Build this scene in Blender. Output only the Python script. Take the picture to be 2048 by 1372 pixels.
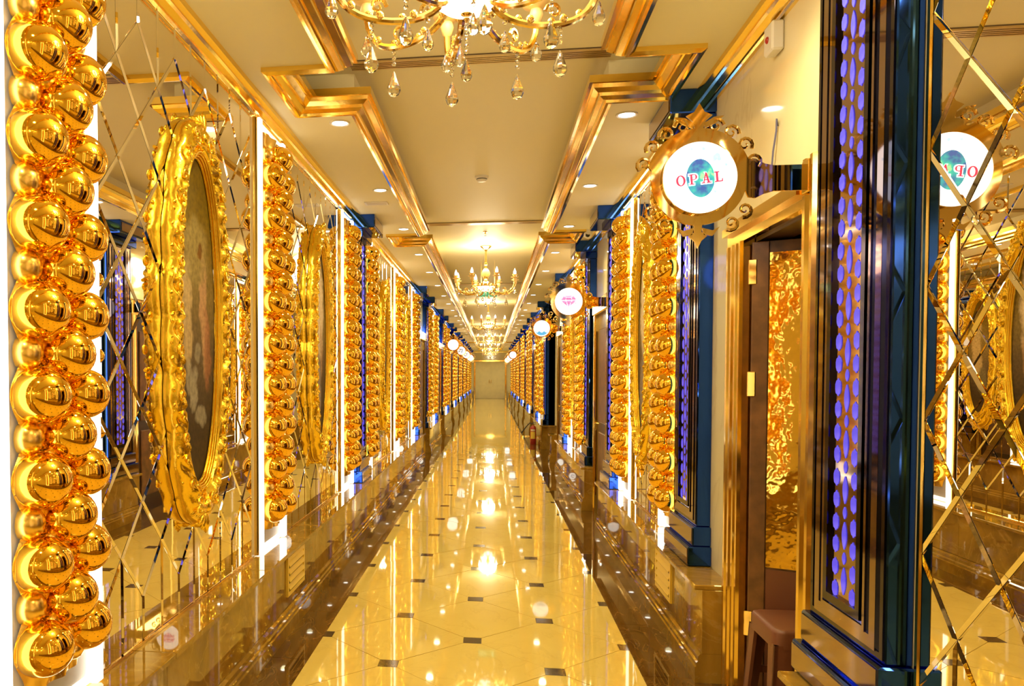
import bpy, bmesh, math, random
from mathutils import Vector, Matrix

# ------------------------------------------------------------------ reset
for o in list(bpy.data.objects):
    bpy.data.objects.remove(o, do_unlink=True)
SC = bpy.context.scene
COL = SC.collection
PI = math.pi
rnd = random.Random(7)

# ------------------------------------------------------------------ camera
F, PX, PY, VX, VY, EYE = 1610.0, 755.0, 800.0, 983.0, 750.0, 1.5
dv = Vector((VX - PX, -(VY - PY), F)).normalized()          # corridor direction in camera axes
tilt = math.atan2(-dv.y, dv.z)
zv = Vector((0, math.cos(tilt), math.sin(tilt)))
xv = -dv.cross(zv)
right = Vector((xv.x, dv.x, zv.x)); up = Vector((xv.y, dv.y, zv.y)); fwd = Vector((xv.z, dv.z, zv.z))
cam = bpy.data.cameras.new('camera'); camo = bpy.data.objects.new('camera', cam); COL.objects.link(camo)
M = Matrix.Identity(4)
for r in range(3):
    M[r][0] = right[r]; M[r][1] = up[r]; M[r][2] = -fwd[r]
M.translation = (0, 0, EYE)
camo.matrix_world = M
cam.sensor_fit = 'HORIZONTAL'; cam.sensor_width = 36.0
cam.lens = F / 2048.0 * 36.0
cam.shift_x = (1024 - PX) / 2048.0
cam.shift_y = (PY - 686) / 2048.0
cam.clip_start = 0.02; cam.clip_end = 200
SC.camera = camo

# ------------------------------------------------------------------ world, exposure
w = bpy.data.worlds.new('world'); SC.world = w; w.use_nodes = True
w.node_tree.nodes['Background'].inputs[0].default_value = (0.9, 0.75, 0.5, 1)
w.node_tree.nodes['Background'].inputs[1].default_value = 0.05
vs = SC.view_settings
vs.view_transform = 'Standard'; vs.look = 'None'; vs.gamma = 1.0; vs.use_curve_mapping = False
vs.exposure = 0.18
WARM = (1.0, 0.95, 0.54)
DOWN_W, CHAND_W = 40.0, 34.0
cy = SC.cycles
cy.max_bounces = 7; cy.diffuse_bounces = 3; cy.glossy_bounces = 6; cy.transmission_bounces = 4; cy.blur_glossy = 0.6; cy.caustics_refractive = False

# ------------------------------------------------------------------ key dimensions (metres)
XL, XR = -1.32, 1.16          # wall faces
XC = (XL + XR) / 2
ZC, ZT = 3.0, 3.2             # soffit, tray ceiling
YS, YE = -6.0, 51.8           # corridor ends
LEDGE = 0.48

# ------------------------------------------------------------------ materials
MATS = {}
def newmat(name):
    m = bpy.data.materials.new(name); m.use_nodes = True
    MATS[name] = m
    return m, m.node_tree.nodes, m.node_tree.links, m.node_tree.nodes['Principled BSDF']

def simple(name, col, rough=0.4, metal=0.0, bump=0.0, bscale=30.0, spec=None, var=0.0, vscale=4.0, aniso=None, coat=0.0):
    m, N, L, P = newmat(name)
    P.inputs['Base Color'].default_value = (*col, 1)
    P.inputs['Roughness'].default_value = rough
    P.inputs['Metallic'].default_value = metal
    if spec is not None: P.inputs['Specular IOR Level'].default_value = spec
    if coat: P.inputs['Coat Weight'].default_value = coat; P.inputs['Coat Roughness'].default_value = 0.03
    tc = N.new('ShaderNodeTexCoord')
    if var > 0:
        n = N.new('ShaderNodeTexNoise'); n.inputs['Scale'].default_value = vscale; n.inputs['Detail'].default_value = 5
        L.new(tc.outputs['Object'], n.inputs['Vector'])
        r = N.new('ShaderNodeValToRGB')
        r.color_ramp.elements[0].position = 0.3; r.color_ramp.elements[1].position = 0.7
        r.color_ramp.elements[0].color = (*[c * (1 - var) for c in col], 1)
        r.color_ramp.elements[1].color = (*[min(1, c * (1 + var)) for c in col], 1)
        L.new(n.outputs['Fac'], r.inputs['Fac']); L.new(r.outputs['Color'], P.inputs['Base Color'])
    if bump > 0:
        n = N.new('ShaderNodeTexNoise'); n.inputs['Scale'].default_value = bscale; n.inputs['Detail'].default_value = 4
        L.new(tc.outputs['Object'], n.inputs['Vector'])
        b = N.new('ShaderNodeBump'); b.inputs['Strength'].default_value = bump; b.inputs['Distance'].default_value = 0.01
        L.new(n.outputs['Fac'], b.inputs['Height']); L.new(b.outputs['Normal'], P.inputs['Normal'])
    return m

def marble(name, base, dark, vein, rough, scale=3.0, veinpos=0.5, veinw=0.03, bump=0.0, bscale=2.0, mid=0.5):
    m, N, L, P = newmat(name)
    tc = N.new('ShaderNodeTexCoord')
    n = N.new('ShaderNodeTexNoise'); n.inputs['Scale'].default_value = scale; n.inputs['Detail'].default_value = 8
    n.inputs['Roughness'].default_value = 0.62; n.inputs['Distortion'].default_value = 0.6
    L.new(tc.outputs['Object'], n.inputs['Vector'])
    r = N.new('ShaderNodeValToRGB'); e = r.color_ramp.elements
    e[0].position = 0.28; e[0].color = (*dark, 1); e[1].position = 0.72; e[1].color = (*base, 1)
    L.new(n.outputs['Fac'], r.inputs['Fac'])
    n2 = N.new('ShaderNodeTexNoise'); n2.inputs['Scale'].default_value = scale * 0.7; n2.inputs['Detail'].default_value = 6
    n2.inputs['Distortion'].default_value = 1.4
    L.new(tc.outputs['Object'], n2.inputs['Vector'])
    r2 = N.new('ShaderNodeValToRGB'); e = r2.color_ramp.elements
    e[0].position = veinpos - veinw; e[0].color = (0, 0, 0, 1); e[1].position = veinpos + veinw; e[1].color = (0, 0, 0, 1)
    k = e.new(veinpos); k.color = (mid, mid, mid, 1)
    L.new(n2.outputs['Fac'], r2.inputs['Fac'])
    mx = N.new('ShaderNodeMix'); mx.data_type = 'RGBA'
    L.new(r2.outputs['Color'], mx.inputs['Factor']); L.new(r.outputs['Color'], mx.inputs['A'])
    mx.inputs['B'].default_value = (*vein, 1)
    L.new(mx.outputs['Result'], P.inputs['Base Color'])
    P.inputs['Roughness'].default_value = rough
    P.inputs['IOR'].default_value = 1.6
    if bump:
        n3 = N.new('ShaderNodeTexNoise'); n3.inputs['Scale'].default_value = bscale; n3.inputs['Detail'].default_value = 2
        L.new(tc.outputs['Object'], n3.inputs['Vector'])
        b = N.new('ShaderNodeBump'); b.inputs['Strength'].default_value = bump; b.inputs['Distance'].default_value = 0.01
        L.new(n3.outputs['Fac'], b.inputs['Height']); L.new(b.outputs['Normal'], P.inputs['Normal'])
    return m

def emit(name, col, strength, sample=False):
    m, N, L, P = newmat(name)
    P.inputs['Base Color'].default_value = (*[min(1, c) * 0.8 for c in col], 1)
    P.inputs['Emission Color'].default_value = (*col, 1)
    P.inputs['Emission Strength'].default_value = strength
    if not sample: m.cycles.emission_sampling = 'NONE'
    return m

simple('ceiling_paint', (0.86, 0.79, 0.51), 0.55, bump=0.05, bscale=180, spec=0.3)
marble('cream_marble', (0.84, 0.60, 0.15), (0.77, 0.53, 0.12), (0.60, 0.39, 0.085), 0.035, 2.2, 0.5, 0.012, bump=0.014, bscale=2.6, mid=0.22)
marble('brown_marble', (0.46, 0.25, 0.030), (0.19, 0.088, 0.009), (0.52, 0.32, 0.08), 0.02, 3.0, 0.5, 0.014, mid=0.35)
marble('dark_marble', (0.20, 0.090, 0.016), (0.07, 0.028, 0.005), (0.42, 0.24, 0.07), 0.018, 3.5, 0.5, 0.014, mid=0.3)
marble('beige_marble', (0.90, 0.79, 0.50), (0.84, 0.71, 0.43), (0.74, 0.60, 0.36), 0.06, 1.2, 0.5, 0.01, mid=0.5)
simple('inlay_stone', (0.10, 0.06, 0.025), 0.08, var=0.3, vscale=20)
simple('grout', (0.42, 0.29, 0.12), 0.7)
simple('ball_gold', (1.0, 0.60, 0.06), 0.07, 1.0)
simple('column_gold', (1.0, 0.68, 0.15), 0.26, 1.0)
simple('leaf_gold', (1.0, 0.70, 0.06), 0.2, 1.0, bump=0.12, bscale=60)
simple('moulding_gold', (0.95, 0.69, 0.17), 0.11, 1.0, bump=0.06, bscale=9)
simple('trim_gold', (0.92, 0.66, 0.18), 0.09, 1.0)
simple('plate_gold', (0.80, 0.58, 0.24), 0.04, 1.0)
simple('mirror_silver', (0.90, 0.84, 0.74), 0.0, 1.0)
simple('blue_steel', (0.025, 0.085, 0.55), 0.06, 1.0, bump=0.02, bscale=5)
simple('mauve_reflection_steel', (0.36, 0.27, 0.27), 0.05, 1.0)  # mauve is the mirrored ceiling's tone put into the base colour
simple('dark_steel', (0.05, 0.045, 0.09), 0.06, 1.0)
simple('fret_steel', (0.42, 0.30, 0.26), 0.06, 1.0)
simple('white_panel', (0.62, 0.60, 0.56), 0.35)
simple('white_plastic', (0.82, 0.78, 0.70), 0.35)
simple('black_plastic', (0.02, 0.018, 0.016), 0.35)
simple('brown_plastic', (0.20, 0.065, 0.028), 0.38, bump=0.03, bscale=200)
simple('brown_wood', (0.17, 0.07, 0.02), 0.35, var=0.4, vscale=12)
simple('dark_wood', (0.045, 0.02, 0.008), 0.3, var=0.3, vscale=9)
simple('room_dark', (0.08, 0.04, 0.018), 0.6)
simple('hammered_gold', (0.92, 0.60, 0.10), 0.05, 1.0, bump=0.8, bscale=3.6)
simple('yellow_vent', (0.90, 0.60, 0.06), 0.35)
simple('vent_dark', (0.10, 0.06, 0.02), 0.6)
simple('alabaster', (0.95, 0.68, 0.26), 0.4)
simple('chandelier_gold', (0.95, 0.70, 0.28), 0.12, 1.0)
simple('door_cream', (0.84, 0.71, 0.42), 0.4, var=0.05)
simple('red_paint', (0.42, 0.03, 0.015), 0.25)
simple('paper_yellow', (0.85, 0.6, 0.08), 0.5)
simple('paper_cream', (0.8, 0.66, 0.45), 0.5)
simple('bottle_green', (0.01, 0.16, 0.09), 0.06)
simple('alarm_red', (0.45, 0.02, 0.01), 0.3)
simple('wire_blue', (0.16, 0.15, 0.28), 0.4)
simple('diffuser_metal', (0.62, 0.46, 0.22), 0.3, 0.8)
simple('letter_red', (0.75, 0.10, 0.18), 0.5)
emit('led_white', (1.0, 0.94, 0.82), 3.2)
emit('downlight_glow', (1.0, 0.95, 0.84), 12.0)
emit('bulb_glow', (1.0, 0.92, 0.72), 14.0)
emit('bowl_glow', (1.0, 0.92, 0.78), 4.0)
emit('sign_white', (0.96, 1.0, 1.0), 1.25)
emit('sign_red', (0.72, 0.05, 0.12), 0.8)
emit('sign_pink', (0.86, 0.30, 0.62), 0.9)
emit('sign_magenta', (0.55, 0.10, 0.30), 0.8)
emit('sign_pale_pink', (1.0, 0.62, 0.66), 1.0)
emit('sign_blue', (0.08, 0.36, 0.66), 0.9)
emit('sign_pale_blue', (0.45, 0.72, 0.95), 1.0)
emit('sign_dark', (0.10, 0.10, 0.20), 0.7)
emit('exit_green', (0.02, 0.22, 0.09), 0.9)
emit('exit_pale', (0.30, 0.85, 0.55), 1.0)

def glowvar(name, c1, c2, scale, s, pos=(0.35, 0.65)):
    m, N, L, P = newmat(name)
    tc = N.new('ShaderNodeTexCoord'); n = N.new('ShaderNodeTexNoise'); n.inputs['Scale'].default_value = scale
    n.inputs['Detail'].default_value = 3
    L.new(tc.outputs['Object'], n.inputs['Vector'])
    r = N.new('ShaderNodeValToRGB'); e = r.color_ramp.elements
    e[0].position = pos[0]; e[1].position = pos[1]; e[0].color = (*c1, 1); e[1].color = (*c2, 1)
    L.new(n.outputs['Fac'], r.inputs['Fac']); L.new(r.outputs['Color'], P.inputs['Emission Color'])
    P.inputs['Base Color'].default_value = (0.1, 0.1, 0.3, 1)
    P.inputs['Emission Strength'].default_value = s
    m.cycles.emission_sampling = 'NONE'
    return m, r
glowvar('violet_glow', (0.022, 0.012, 0.62), (0.15, 0.11, 0.82), 9.0, 1.0, (0.46, 0.72))
_, rr = glowvar('opal_gem', (0.0, 0.09, 0.36), (0.45, 0.95, 0.35), 24.0, 1.0, (0.36, 0.64))
k = rr.color_ramp.elements.new(0.48); k.color = (0.0, 0.42, 0.44, 1)
k = rr.color_ramp.elements.new(0.6); k.color = (0.02, 0.72, 0.42, 1)

def crystal():
    m, N, L, P = newmat('crystal')
    P.inputs['Base Color'].default_value = (1.0, 0.95, 0.82, 1)
    P.inputs['Roughness'].default_value = 0.02
    P.inputs['Transmission Weight'].default_value = 0.92
    P.inputs['IOR'].default_value = 1.5
crystal()

def canvas(name, figs):
    """soft old-oil painting: olive ground, pale figures as blurred upright blobs, foamy water below"""
    m, N, L, P = newmat(name)
    P.inputs['Roughness'].default_value = 0.6; P.inputs['Specular IOR Level'].default_value = 0.2
    tc = N.new('ShaderNodeTexCoord'); sp = N.new('ShaderNodeSeparateXYZ')
    nz = N.new('ShaderNodeTexNoise'); nz.inputs['Scale'].default_value = 9; nz.inputs['Detail'].default_value = 6
    L.new(tc.outputs['Object'], nz.inputs['Vector'])
    mixv = N.new('ShaderNodeVectorMath'); mixv.operation = 'MULTIPLY_ADD'
    L.new(nz.outputs['Color'], mixv.inputs[0]); mixv.inputs[1].default_value = (0.12, 0.12, 0.12)
    L.new(tc.outputs['Object'], mixv.inputs[2]); L.new(mixv.outputs[0], sp.inputs[0])
    grd = N.new('ShaderNodeMapRange'); grd.inputs['From Min'].default_value = -0.7; grd.inputs['From Max'].default_value = 0.8
    L.new(sp.outputs['Z'], grd.inputs['Value'])
    rp = N.new('ShaderNodeValToRGB'); e = rp.color_ramp.elements
    e[0].position = 0.0; e[0].color = (0.055, 0.03, 0.008, 1); e[1].position = 1.0; e[1].color = (0.10, 0.06, 0.012, 1)
    for p, c in ((0.22, (0.06, 0.038, 0.018, 1)), (0.42, (0.13, 0.09, 0.05, 1)), (0.60, (0.24, 0.17, 0.065, 1)), (0.80, (0.17, 0.11, 0.022, 1))):
        q = e.new(p); q.color = c
    L.new(grd.outputs['Result'], rp.inputs['Fac'])
    cur = rp.outputs['Color']
    for (fx, fz, rx, rz, c, a) in figs:
        sx = N.new('ShaderNodeMath'); sx.operation = 'MULTIPLY_ADD'; L.new(sp.outputs['X'], sx.inputs[0]); sx.inputs[1].default_value = 1 / rx; sx.inputs[2].default_value = -(fx + 0.06) / rx
        sz = N.new('ShaderNodeMath'); sz.operation = 'MULTIPLY_ADD'; L.new(sp.outputs['Z'], sz.inputs[0]); sz.inputs[1].default_value = 1 / rz; sz.inputs[2].default_value = -(fz + 0.06) / rz
        x2 = N.new('ShaderNodeMath'); x2.operation = 'MULTIPLY'; L.new(sx.outputs[0], x2.inputs[0]); L.new(sx.outputs[0], x2.inputs[1])
        z2 = N.new('ShaderNodeMath'); z2.operation = 'MULTIPLY_ADD'; L.new(sz.outputs[0], z2.inputs[0]); L.new(sz.outputs[0], z2.inputs[1]); L.new(x2.outputs[0], z2.inputs[2])
        mr = N.new('ShaderNodeMapRange'); mr.inputs['From Min'].default_value = 1.1; mr.inputs['From Max'].default_value = 0.5
        mr.inputs['To Max'].default_value = a
        L.new(z2.outputs[0], mr.inputs['Value'])
        mx = N.new('ShaderNodeMix'); mx.data_type = 'RGBA'; L.new(mr.outputs['Result'], mx.inputs['Factor'])
        L.new(cur, mx.inputs['A']); mx.inputs['B'].default_value = (*c, 1); cur = mx.outputs['Result']
    n2 = N.new('ShaderNodeTexNoise'); n2.inputs['Scale'].default_value = 40; n2.inputs['Detail'].default_value = 6
    L.new(tc.outputs['Object'], n2.inputs['Vector'])
    mx = N.new('ShaderNodeMix'); mx.data_type = 'RGBA'; mx.blend_type = 'OVERLAY'; mx.inputs['Factor'].default_value = 0.7
    L.new(cur, mx.inputs['A']); L.new(n2.outputs['Fac'], mx.inputs['B'])
    hs = N.new('ShaderNodeHueSaturation'); hs.inputs['Saturation'].default_value = 1.15
    L.new(mx.outputs['Result'], hs.inputs['Color']); L.new(hs.outputs['Color'], P.inputs['Base Color'])
FLESH = (0.50, 0.31, 0.18); PALE = (0.52, 0.38, 0.20); FOAM = (0.36, 0.31, 0.22); ROSE = (0.36, 0.17, 0.10)
canvas('canvas_bathers', [(-0.09, 0.05, 0.055, 0.30, FLESH, 0.95), (-0.13, -0.12, 0.05, 0.2, ROSE, 0.7), (0.10, 0.02, 0.06, 0.26, PALE, 0.9), (0.0, 0.30, 0.16, 0.16, (0.34, 0.26, 0.11), 0.7),
    (-0.06, 0.30, 0.03, 0.045, (0.16, 0.07, 0.02), 0.9), (0.03, -0.30, 0.05, 0.10, FOAM, 0.8), (-0.05, -0.42, 0.07, 0.05, FOAM, 0.7), (0.09, -0.24, 0.04, 0.08, FOAM, 0.7), (0.0, -0.14, 0.03, 0.06, FOAM, 0.6)])
canvas('canvas_veils', [(0.0, 0.25, 0.16, 0.38, (0.80, 0.64, 0.44), 0.95), (0.05, -0.35, 0.12, 0.28, (0.34, 0.27, 0.22), 0.8), (-0.06, -0.05, 0.05, 0.2, FLESH, 0.6)])
canvas('canvas_garden', [(0.05, 0.1, 0.1, 0.4, PALE, 0.9), (-0.06, -0.3, 0.1, 0.2, (0.2, 0.16, 0.08), 0.8)])

# ------------------------------------------------------------------ mesh builder
class MB:
    def __init__(s): s.v = []; s.f = []
    def add(s, vs, fs):
        b = len(s.v); s.v += [tuple(p) for p in vs]; s.f += [tuple(b + i for i in f) for f in fs]; return s
    def box(s, x0, x1, y0, y1, z0, z1):
        return s.add([(x0, y0, z0), (x1, y0, z0), (x1, y1, z0), (x0, y1, z0), (x0, y0, z1), (x1, y0, z1), (x1, y1, z1), (x0, y1, z1)],
                     [(0, 3, 2, 1), (4, 5, 6, 7), (0, 1, 5, 4), (1, 2, 6, 5), (2, 3, 7, 6), (3, 0, 4, 7)])
    def chbox(s, x0, x1, y0, y1, z0, z1, c):
        """box with all edges chamfered (via convex hull-like rings)"""
        b = bmesh.new(); bmesh.ops.create_cube(b, size=1)
        bmesh.ops.scale(b, vec=(x1 - x0, y1 - y0, z1 - z0), verts=b.verts)
        bmesh.ops.translate(b, vec=((x0 + x1) / 2, (y0 + y1) / 2, (z0 + z1) / 2), verts=b.verts)
        bmesh.ops.bevel(b, geom=list(b.edges), offset=c, segments=1, affect='EDGES')
        s.bm(b); b.free(); return s
    def bm(s, b):
        b.verts.index_update()
        return s.add([v.co[:] for v in b.verts], [tuple(v.index for v in f.verts) for f in b.faces])
    def prism(s, pts, axis, a0, a1):
        """extrude 2D polygon pts along axis ('x','y','z') between a0 and a1"""
        n = len(pts)
        def P(p, a):
            return {'x': (a, p[0], p[1]), 'y': (p[0], a, p[1]), 'z': (p[0], p[1], a)}[axis]
        vs = [P(p, a0) for p in pts] + [P(p, a1) for p in pts]
        fs = [tuple(range(n - 1, -1, -1)), tuple(range(n, 2 * n))]
        fs += [(i, (i + 1) % n, n + (i + 1) % n, n + i) for i in range(n)]
        return s.add(vs, fs)
    def ring(s, outer, inner, axis, a0, a1):
        """frame between two equal-length loops, extruded"""
        n = len(outer)
        def P(p, a):
            return {'x': (a, p[0], p[1]), 'y': (p[0], a, p[1]), 'z': (p[0], p[1], a)}[axis]
        vs = [P(p, a0) for p in outer] + [P(p, a0) for p in inner] + [P(p, a1) for p in outer] + [P(p, a1) for p in inner]
        fs = []
        for i in range(n):
            j = (i + 1) % n
            fs += [(i, j, n + j, n + i), (2 * n + i, 3 * n + i, 3 * n + j, 2 * n + j), (i, 2 * n + i, 2 * n + j, j), (n + i, n + j, 3 * n + j, 3 * n + i)]
        return s.add(vs, fs)
    def lathe(s, prof, seg=16, cx=0, cy=0, cz=0, a0=0, a1=2 * PI):
        full = abs(a1 - a0 - 2 * PI) < 1e-6
        n = seg if full else seg + 1
        vs = []
        for r, z in prof:
            for i in range(n):
                a = a0 + (a1 - a0) * i / seg
                vs.append((cx + r * math.cos(a), cy + r * math.sin(a), cz + z))
        fs = []
        for k in range(len(prof) - 1):
            for i in range(seg):
                j = (i + 1) % n if full else i + 1
                fs.append((k * n + i, k * n + j, (k + 1) * n + j, (k + 1) * n + i))
        s.add(vs, fs)
        return s
    def tube(s, pts, r, seg=8, cap=True):
        pts = [Vector(p) for p in pts]; n = len(pts)
        rs = r if isinstance(r, (list, tuple)) else [r] * n
        vs = []; prevu = None
        for i, p in enumerate(pts):
            d = (pts[min(i + 1, n - 1)] - pts[max(i - 1, 0)]).normalized()
            u = prevu if prevu is not None else (Vector((0, 0, 1)) if abs(d.z) < 0.9 else Vector((1, 0, 0)))
            u = (u - d * u.dot(d)); u = u.normalized() if u.length > 1e-6 else d.orthogonal().normalized()
            prevu = u; t = d.cross(u)
            for k in range(seg):
                a = 2 * PI * k / seg
                vs.append(p + (u * math.cos(a) + t * math.sin(a)) * rs[i])
        fs = [(i * seg + k, i * seg + (k + 1) % seg, (i + 1) * seg + (k + 1) % seg, (i + 1) * seg + k) for i in range(n - 1) for k in range(seg)]
        if cap: fs += [tuple(range(seg - 1, -1, -1)), tuple((n - 1) * seg + k for k in range(seg))]
        return s.add(vs, fs)
    def sphere(s, c, r, su=14, sv=8, sc=(1, 1, 1)):
        vs = [(c[0], c[1], c[2] - r * sc[2])]
        for j in range(1, sv):
            t = -PI / 2 + PI * j / sv
            for i in range(su):
                a = 2 * PI * i / su
                vs.append((c[0] + r * sc[0] * math.cos(t) * math.cos(a), c[1] + r * sc[1] * math.cos(t) * math.sin(a), c[2] + r * sc[2] * math.sin(t)))
        vs.append((c[0], c[1], c[2] + r * sc[2]))
        fs = [(0, 1 + (i + 1) % su, 1 + i) for i in range(su)]
        for j in range(sv - 2):
            for i in range(su):
                a = 1 + j * su + i; b = 1 + j * su + (i + 1) % su
                fs.append((a, b, b + su, a + su))
        top = len(vs) - 1; o = 1 + (sv - 2) * su
        fs += [(top, o + i, o + (i + 1) % su) for i in range(su)]
        return s.add(vs, fs)
    def xform(s, mat, i0=0):
        for i in range(i0, len(s.v)): s.v[i] = tuple(mat @ Vector(s.v[i]))
        return s
    def back(s, y):
        """flatten everything behind the plane y"""
        s.v = [(a, max(b, y), c) for a, b, c in s.v]
        return s
    def mesh(s, name, mat, smooth=True, angle=40):
        me = bpy.data.meshes.new(name); me.from_pydata(s.v, [], s.f)
        b = bmesh.new(); b.from_mesh(me); bmesh.ops.recalc_face_normals(b, faces=b.faces); b.to_mesh(me); b.free()
        me.materials.append(MATS[mat])
        if smooth:
            me.polygons.foreach_set('use_smooth', [True] * len(me.polygons))
            me.set_sharp_from_angle(angle=math.radians(angle))
        me.update()
        return me
    def obj(s, name, mat, parent=None, smooth=True, angle=40, loc=None):
        return link(name, s.mesh(name, mat, smooth, angle), parent, loc)

def link(name, me, parent=None, loc=None, rot=None):
    o = bpy.data.objects.new(name, me); COL.objects.link(o)
    if parent is not None: o.parent = parent
    if loc is not None: o.location = loc
    if rot is not None: o.rotation_euler = rot
    return o
def tag(o, label=None, cat=None, group=None, kind=None):
    if label: o['label'] = label
    if cat: o['category'] = cat
    if group: o['group'] = group
    if kind: o['kind'] = kind
    return o
def empty(name, loc=(0, 0, 0), rz=0):
    o = bpy.data.objects.new(name, None); COL.objects.link(o); o.location = loc; o.rotation_euler = (0, 0, rz)
    o.empty_display_size = 0.1
    return o
def on_wall(name, side, y, z=0.0, d=0.0):
    """Empty on a wall: local x runs along the wall, local y points into the corridor"""
    if side == 'L': return empty(name, (XL + d, y, z), -PI / 2)
    return empty(name, (XR - d, y, z), PI / 2)
def ordinal(n):
    ones = ['', 'first', 'second', 'third', 'fourth', 'fifth', 'sixth', 'seventh', 'eighth', 'ninth', 'tenth', 'eleventh', 'twelfth', 'thirteenth', 'fourteenth', 'fifteenth', 'sixteenth', 'seventeenth', 'eighteenth', 'nineteenth', 'twentieth']
    if n <= 20: return ones[n]
    return 'thirtieth' if n == 30 else ('twenty-' if n < 30 else 'thirty-') + ones[n % 10]
def structure(o): o['kind'] = 'structure'; return o
def sweep(mb, path, prof, closed=False, flip=1):
    """sweep profile (offset, z) along a 2D path with mitred corners; offset>0 goes to the left of travel * flip"""
    n = len(path); m = len(prof); vs = []
    for i in range(n):
        p = Vector(path[i])
        a = (p - Vector(path[i - 1])).normalized() if (i > 0 or closed) else None
        b = (Vector(path[(i + 1) % n]) - p).normalized() if (i < n - 1 or closed) else None
        if a is None: a = b
        if b is None: b = a
        na = Vector((-a.y, a.x)); nb = Vector((-b.y, b.x)); mt = (na + nb)
        mt = mt / max(1e-6, mt.dot(na)) * flip
        for o, z in prof: vs.append((p.x + mt.x * o, p.y + mt.y * o, z))
    fs = []
    for i in range(n if closed else n - 1):
        j = (i + 1) % n
        for k in range(m): fs.append((i * m + k, i * m + (k + 1) % m, j * m + (k + 1) % m, j * m + k))
    if not closed: fs += [tuple(range(m)), tuple((n - 1) * m + k for k in range(m - 1, -1, -1))]
    return mb.add(vs, fs)
def ell(cx, cz, rx, rz, n=48, a0=0.0):
    return [(cx + rx * math.cos(a0 + 2 * PI * i / n), cz + rz * math.sin(a0 + 2 * PI * i / n)) for i in range(n)]

# ================================================================== THE SHELL
LDOORS = [(14.28, 15.36), (19.12, 20.34), (24.12, 25.34), (29.12, 30.34), (34.12, 35.34), (39.12, 40.34), (44.12, 45.34)]
RDOORS = [(3.11, 3.80), (8.10, 8.95), (13.05, 13.85)] + [(20.40 + 4.93 * k, 21.55 + 4.93 * k) for k in range(6)]
ALC = (14.32, 16.7)

# ---- floor: cream octagon tiles with dark inlays, brown borders
CX0 = -0.10; TP = 0.425; TY0 = 4.537
fl = structure(MB().box(XL - 0.1, XR + 0.1, YS, YE + 0.2, -0.10, -0.006).obj('floor', 'grout'))
cl = 0.05; g = 0.0012
def oct_pts(i_half=0):
    q = TP - cl - g; c = cl - g
    pts = [(-c, -q), (c, -q), (q, -c), (q, c), (c, q), (-c, q), (-q, c), (-q, -c)]
    if i_half == 1: pts = [(0, -q), (c, -q), (q, -c), (q, c), (c, q), (0, q)]
    if i_half == -1: pts = [(-c, -q), (0, -q), (0, q), (-c, q), (-q, c), (-q, -c)]
    return pts
tile_me = {h: MB().prism(oct_pts(h), 'z', -0.0055, 0.0).mesh('tile', 'cream_marble', False) for h in (0, 1, -1)}
dq = cl - g
dot_me = {0: MB().box(-dq, dq, -dq, dq, -0.0055, 0.0).mesh('inlay', 'inlay_stone', False),
          1: MB().box(0, dq, -dq, dq, -0.0055, 0.0).mesh('inlay', 'inlay_stone', False),
          -1: MB().box(-dq, 0, -dq, dq, -0.0055, 0.0).mesh('inlay', 'inlay_stone', False)}
far_t, far_d = MB(), MB()
j = math.floor((YS - TY0) / TP) + 1
while TY0 + TP * j < YE - 0.2:
    y = TY0 + TP * j
    for i in (-2, -1, 0, 1, 2):
        x = CX0 + TP * i; h = {-2: 1, 2: -1}.get(i, 0)
        node = (i + j) % 2 == 0
        if 0.6 < y < 17.5:
            o = link('inlay' if node else 'tile', (dot_me if node else tile_me)[h], fl, (x, y, 0))
            if not node: o.rotation_euler = (rnd.gauss(0, 0.0011), rnd.gauss(0, 0.0011), 0)
        elif node: far_d.box(x - (dq if h != 1 else 0), x + (dq if h != -1 else 0), y - dq, y + dq, -0.0055, 0)
        else: far_t.prism([(x + p[0], y + p[1]) for p in oct_pts(h)], 'z', -0.0055, 0)
    j += 1
tag(far_t.obj('distant_tiles', 'cream_marble', fl, False), kind='stuff')
tag(far_d.obj('distant_inlays', 'inlay_stone', fl, False), kind='stuff')
far_b = MB()
bl_me = MB().box(0, 1, -TP + g, TP - g, -0.0055, 0).mesh('border_tile', 'dark_marble', False)
for side in (-1, 1):
    x0, x1 = (XL, CX0 - 2 * TP - g) if side < 0 else (CX0 + 2 * TP + g, XR)
    y = TY0 - 2 * TP * 12
    while y < YE - 0.4:
        if 0.6 < y < 17.5:
            o = link('border_tile', bl_me, fl, (x0, y, 0)); o.scale = (x1 - x0, 1, 1)
            o.rotation_euler = (rnd.gauss(0, 0.0008), 0, 0)
        else: far_b.box(x0, x1, y - TP + g, y + TP - g, -0.0055, 0)
        y += 2 * TP
tag(far_b.obj('distant_border_tiles', 'dark_marble', fl, False), kind='stuff')

# ---- walls
mb = MB()
mb.box(XL - 0.2, XL, YS, YE + 0.2, -0.1, ZT + 0.1)
structure(mb.obj('wall_left', 'beige_marble', smooth=False))
mb = MB(); T = 0.12
mb.box(XR, XR + T, YS, RDOORS[0][0], -0.1, ZT + 0.1)
mb.box(XR, XR + T, RDOORS[0][0], RDOORS[0][1], 2.10, ZT + 0.1)
mb.box(XR, XR + T, RDOORS[0][1], ALC[0], -0.1, ZT + 0.1)
mb.box(XR, XR + T, ALC[1], YE + 0.2, -0.1, ZT + 0.1)
structure(mb.obj('wall_right', 'beige_marble', smooth=False))
structure(MB().box(XL - 0.2, XR + 0.2, YE, YE + 0.2, -0.1, ZT + 0.1).obj('wall_end', 'beige_marble', smooth=False))
structure(MB().box(XL - 0.2, XR + 0.2, YS - 0.2, YS, -0.1, ZT + 0.1).obj('wall_back', 'beige_marble', smooth=False))
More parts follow.
